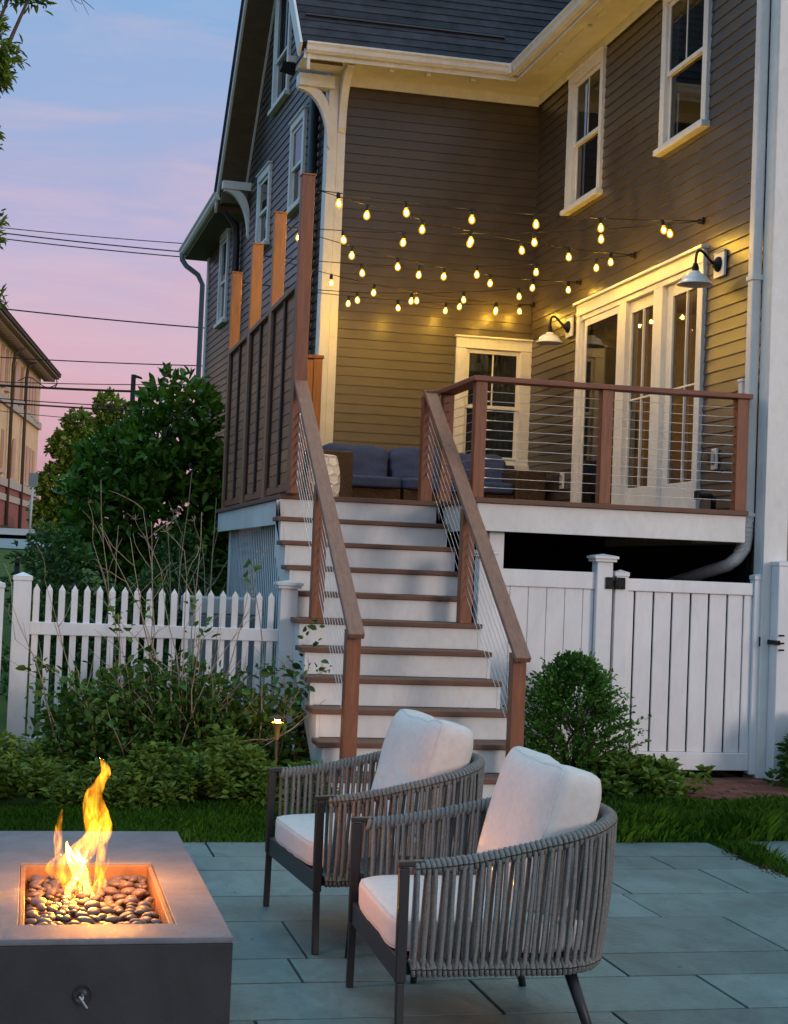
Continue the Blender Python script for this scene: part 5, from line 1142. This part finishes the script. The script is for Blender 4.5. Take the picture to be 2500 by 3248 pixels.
z1, z2 = hit(112, 1600)[1], hit(112, 1618)[1]; MB().fbox(FBu, -.16, 46, z2, z1, -.1, .2).build('stone_band', MT['lime'], bld); MB().fbox(FBu, -.16, 46, zr-.25, zr+.2, -.1, .25).build('stone_band', MT['lime'], bld)
zs = hit(130, 1360)[1]; MB().fbox(FBu, -.1, 46, zs-.2, zs+.25, -.1, .18).build('string_course', MT['lime'], bld)
MB().fbox(FBu, -1.1, 47, zt, zt+.12, -9, 1.1).build('soffit', MT['eaves'], bld); MB().fbox(FBu, -1.2, 47, zt+.13, zt+.34, -9, 1.2).build('cornice', MT['bark'], bld)
u = -.8
while u < 40: MB().fbox(FBu, u, u+.22, zt-.22, zt-.005, .1, .85).build('dentil', MT['eaves'], bld); u += .75
mb = MB(); mb.add([FBu(-1.25, zt+.35, 1.25), FBu(47, zt+.35, 1.25), FBu(47, zt+3.2, -5), FBu(2, zt+3.2, -5), FBu(-1.25, zt+.35, -9)], [(0, 1, 2, 3), (0, 3, 4)]); mb.build('roof', MT['shingle'], bld)
def bwin(px0, px1, py0, py1, arch=False):
    m_ = (px0+px1)/2; u1, u0 = hit(px0, py0)[0], hit(px1, py0)[0]; za, zc = hit(m_, py1)[1], hit(m_, py0)[1]; um = (u0+u1)/2; w = (u1-u0)/2
    if arch:
        poly = [FBu(um-w, za, .03), FBu(um+w, za, .03)]+[FBu(um+w*math.cos(a), zc-w+w*math.sin(a), .03) for a in np.linspace(0, math.pi, 9)]
        f = MB().prism(poly, BN*.06).build('window', MT['dkpane'], bld)
    else:
        f = MB().fbox(FBu, u0, u1, za, zc, .0, .06).build('window', MT['dkpane'], bld)
    MB().fbox(FBu, u0-.15, u1+.15, za-.22, za-.01, 0, .22).build('window_sill', MT['lime'], f)
for a, b, t0, t1 in ((5, 13, 1094, 1218), (19, 26, 1110, 1235), (66, 72, 1165, 1275), (86, 92, 1187, 1305), (95, 101, 1197, 1315), (104, 110, 1207, 1325), (112, 118, 1216, 1335), (4, 11, 1362, 1490), (74, 81, 1410, 1532), (84, 90, 1416, 1535), (94, 99, 1422, 1540), (103, 109, 1430, 1545)): bwin(a, b, t0, t1)
bwin(48, 60, 1146, 1275, True); bwin(38, 47, 1390, 1520, True)
for px in ((33, 1100), (75, 1150)):
    u = hit(px[0], px[1])[0]; MB().tube([FBu(u, zt-.1, .8), FBu(u, zt-.5, .3), FBu(u, zt-1.2, .22), FBu(u, zb, .25)], .10, 8).build('downspout', MT['bark'], bld, smooth=True)
# wall, shed, signs, lamp pole
rw = thing('retaining_wall', (-13, 52, 3), 'low brown retaining wall below the tan brick building', 'wall')
p0, p1 = at(1, 58, -60, 1672), at(1, 70, 118, 1695)
MB().prism([(p0[0], p0[1], 1.9), (p1[0], p1[1], 2.1), (p1[0], p1[1], at(1, 70, 112, 1688)[2]), (p0[0], p0[1], at(1, 58, -40, 1652)[2])], (-.4, .5, 0)).build('masonry', mat('brown_masonry', (.20, .14, .10), .9, .2, noise=.2, nscale=2), rw)
sp_ = at(1, 80, 138, 1640); sh_ = thing('grey_shed', tuple(sp_), 'grey roofed shed glimpsed beside the background tree', 'shed'); x, y, z = sp_
MB().prism([(x-.5, y, z-.35), (x+.3, y, z-.35), (x+.32, y, z+.25), (x-.1, y, z+.32), (x-.5, y, z+.08)], (0, 3, 0)).build('wall', MT['greyp'], sh_); MB().prism([(x-.56, y-.2, z+.06), (x-.1, y-.2, z+.36), (x+.36, y-.2, z+.26), (x+.36, y-.2, z+.33), (x-.1, y-.2, z+.43), (x-.56, y-.2, z+.13)], (0, 3.4, 0)).build('roof', MT['shingle'], sh_)
a, b = Vector(at(1, 37.5, 106, 1522)), Vector(at(1, 37.5, 90, 1738)); hw = 14*50/5027
sg1 = thing('road_sign', (b.x, b.y, b.z), 'grey back of a rectangular road sign on a slim pole by the road', 'road sign')
MB().tube([b-Vector((0, 0, .3)), (a.x, a.y, a.z+.2)], .035, 8).build('pole', MT['pale'], sg1, smooth=True); MB().box(a.x-hw, a.x+hw, a.y-.06, a.y-.045, a.z-.21, a.z+.21).build('panel', MT['greyp'], sg1, bevel=.02)
a = Vector(at(1, 60, 117, 1600)); sg2 = thing('road_sign', (a.x, a.y, a.z-2), 'white road sign with a red ring beside the tan brick building', 'road sign')
MB().tube([(a.x-.3, a.y+.06, a.z-2.4), (a.x-.3, a.y+.06, a.z+.2)], .04, 8).build('pole', MT['pale'], sg2, smooth=True); MB().box(a.x-.28, a.x+.11, a.y, a.y+.02, a.z-.27, a.z+.27).build('panel', MT['trim'], sg2, bevel=.03)
MB().tube([(a.x-.09+.15*math.cos(t), a.y-.01, a.z+.17*math.sin(t)) for t in np.linspace(0, 6.283, 25)], .028, 6).build('ring', mat('red_sign', (.45, .03, .03), .5), sg2, smooth=True)
MB().bar((a.x-.09, a.y-.012, a.z-.12), (a.x-.09, a.y-.012, a.z+.05), .05, .01, up=(0, 1, 0)).build('symbol', MT['black'], sg2)
a = Vector(at(1, 47, 424, 1190)); b = Vector((a.x, 47, float(gz(a.x, 47))))
lp = thing('street_lamp', tuple(b), 'dark street lamp pole rising above the light green trees', 'street lamp')
MB().tube([b, a+Vector((0, 0, .02))], [.12, .09], 10).build('pole', MT['black'], lp, smooth=True); MB().prism([(a.x-.02, 46.92, a.z-.06), (a.x+.33, 46.92, a.z-.13), (a.x+.30, 46.92, a.z-.06), (a.x+.12, 46.92, a.z-.0), (a.x-.02, 46.92, a.z+.02)], (0, .2, 0)).build('lamp_head', MT['black'], lp, bevel=.02)
WL = [((35, 725), (595, 773), .016, 'highest thin power line crossing to the roof of the house'), ((35, 742), (575, 798), .022, 'second power line from the top, in the close upper pair'), ((35, 760), (580, 815), .020, 'third power line from the top, lower of the close upper pair'),
      ((0, 978), (648, 1040), .024, 'lone power line crossing the pink sky above the tan building'), ((0, 1133), (640, 1160), .020, 'thin power line crossing the eave of the tan building'), ((0, 1211), (480, 1220), .016, 'thin power line just above the thickest cable'),
      ((0, 1222), (480, 1243), .042, 'thickest black cable crossing low in front of the tan building'), ((0, 1264), (380, 1288), .018, 'thin cable below the thickest cable'), ((0, 1276), (380, 1300), .030, 'medium black cable in front of the background trees'), ((0, 1303), (180, 1322), .012, 'lowest and thinnest wire in front of the tan building')]
for i, (p, q, r, lab) in enumerate(WL):
    Y = 33; a = Vector(at(1, Y, *p)); b = Vector(at(1, Y, *q)); d = b-a; a2, b2 = a-d*1.1, b+d*1.3; pts = []
    for k in range(41):
        t = k/40; m_ = a2.lerp(b2, t); s = (t-.3235)*3.4; m_.z += .045*(d.length)*.10*((2*(s-.0)-1)**2-1); pts.append(m_)
    tag(MB().tube(pts, r*.8, 6).build('power_line', MT['wire'], None, smooth=True), lab, 'power line', 'power lines')
mb = MB(); c = Vector(at(1, 33, 128, 1213)); mb.tube([c+Vector((-.42*1.2+.9*k/12*1.2-.1, 0, .13*math.sin(k/12*6.28)+.0)) for k in range(13)], .014, 6); mb.tube([c+Vector((.30+.16*math.cos(t), 0, .02+.17*math.sin(t))) for t in np.linspace(-1.6, 1.6, 12)], .014, 6)
tag(mb.build('cable_loop', MT['wire'], None, smooth=True), 'loop of slack cable hanging on the thickest black cable', 'cable loop')
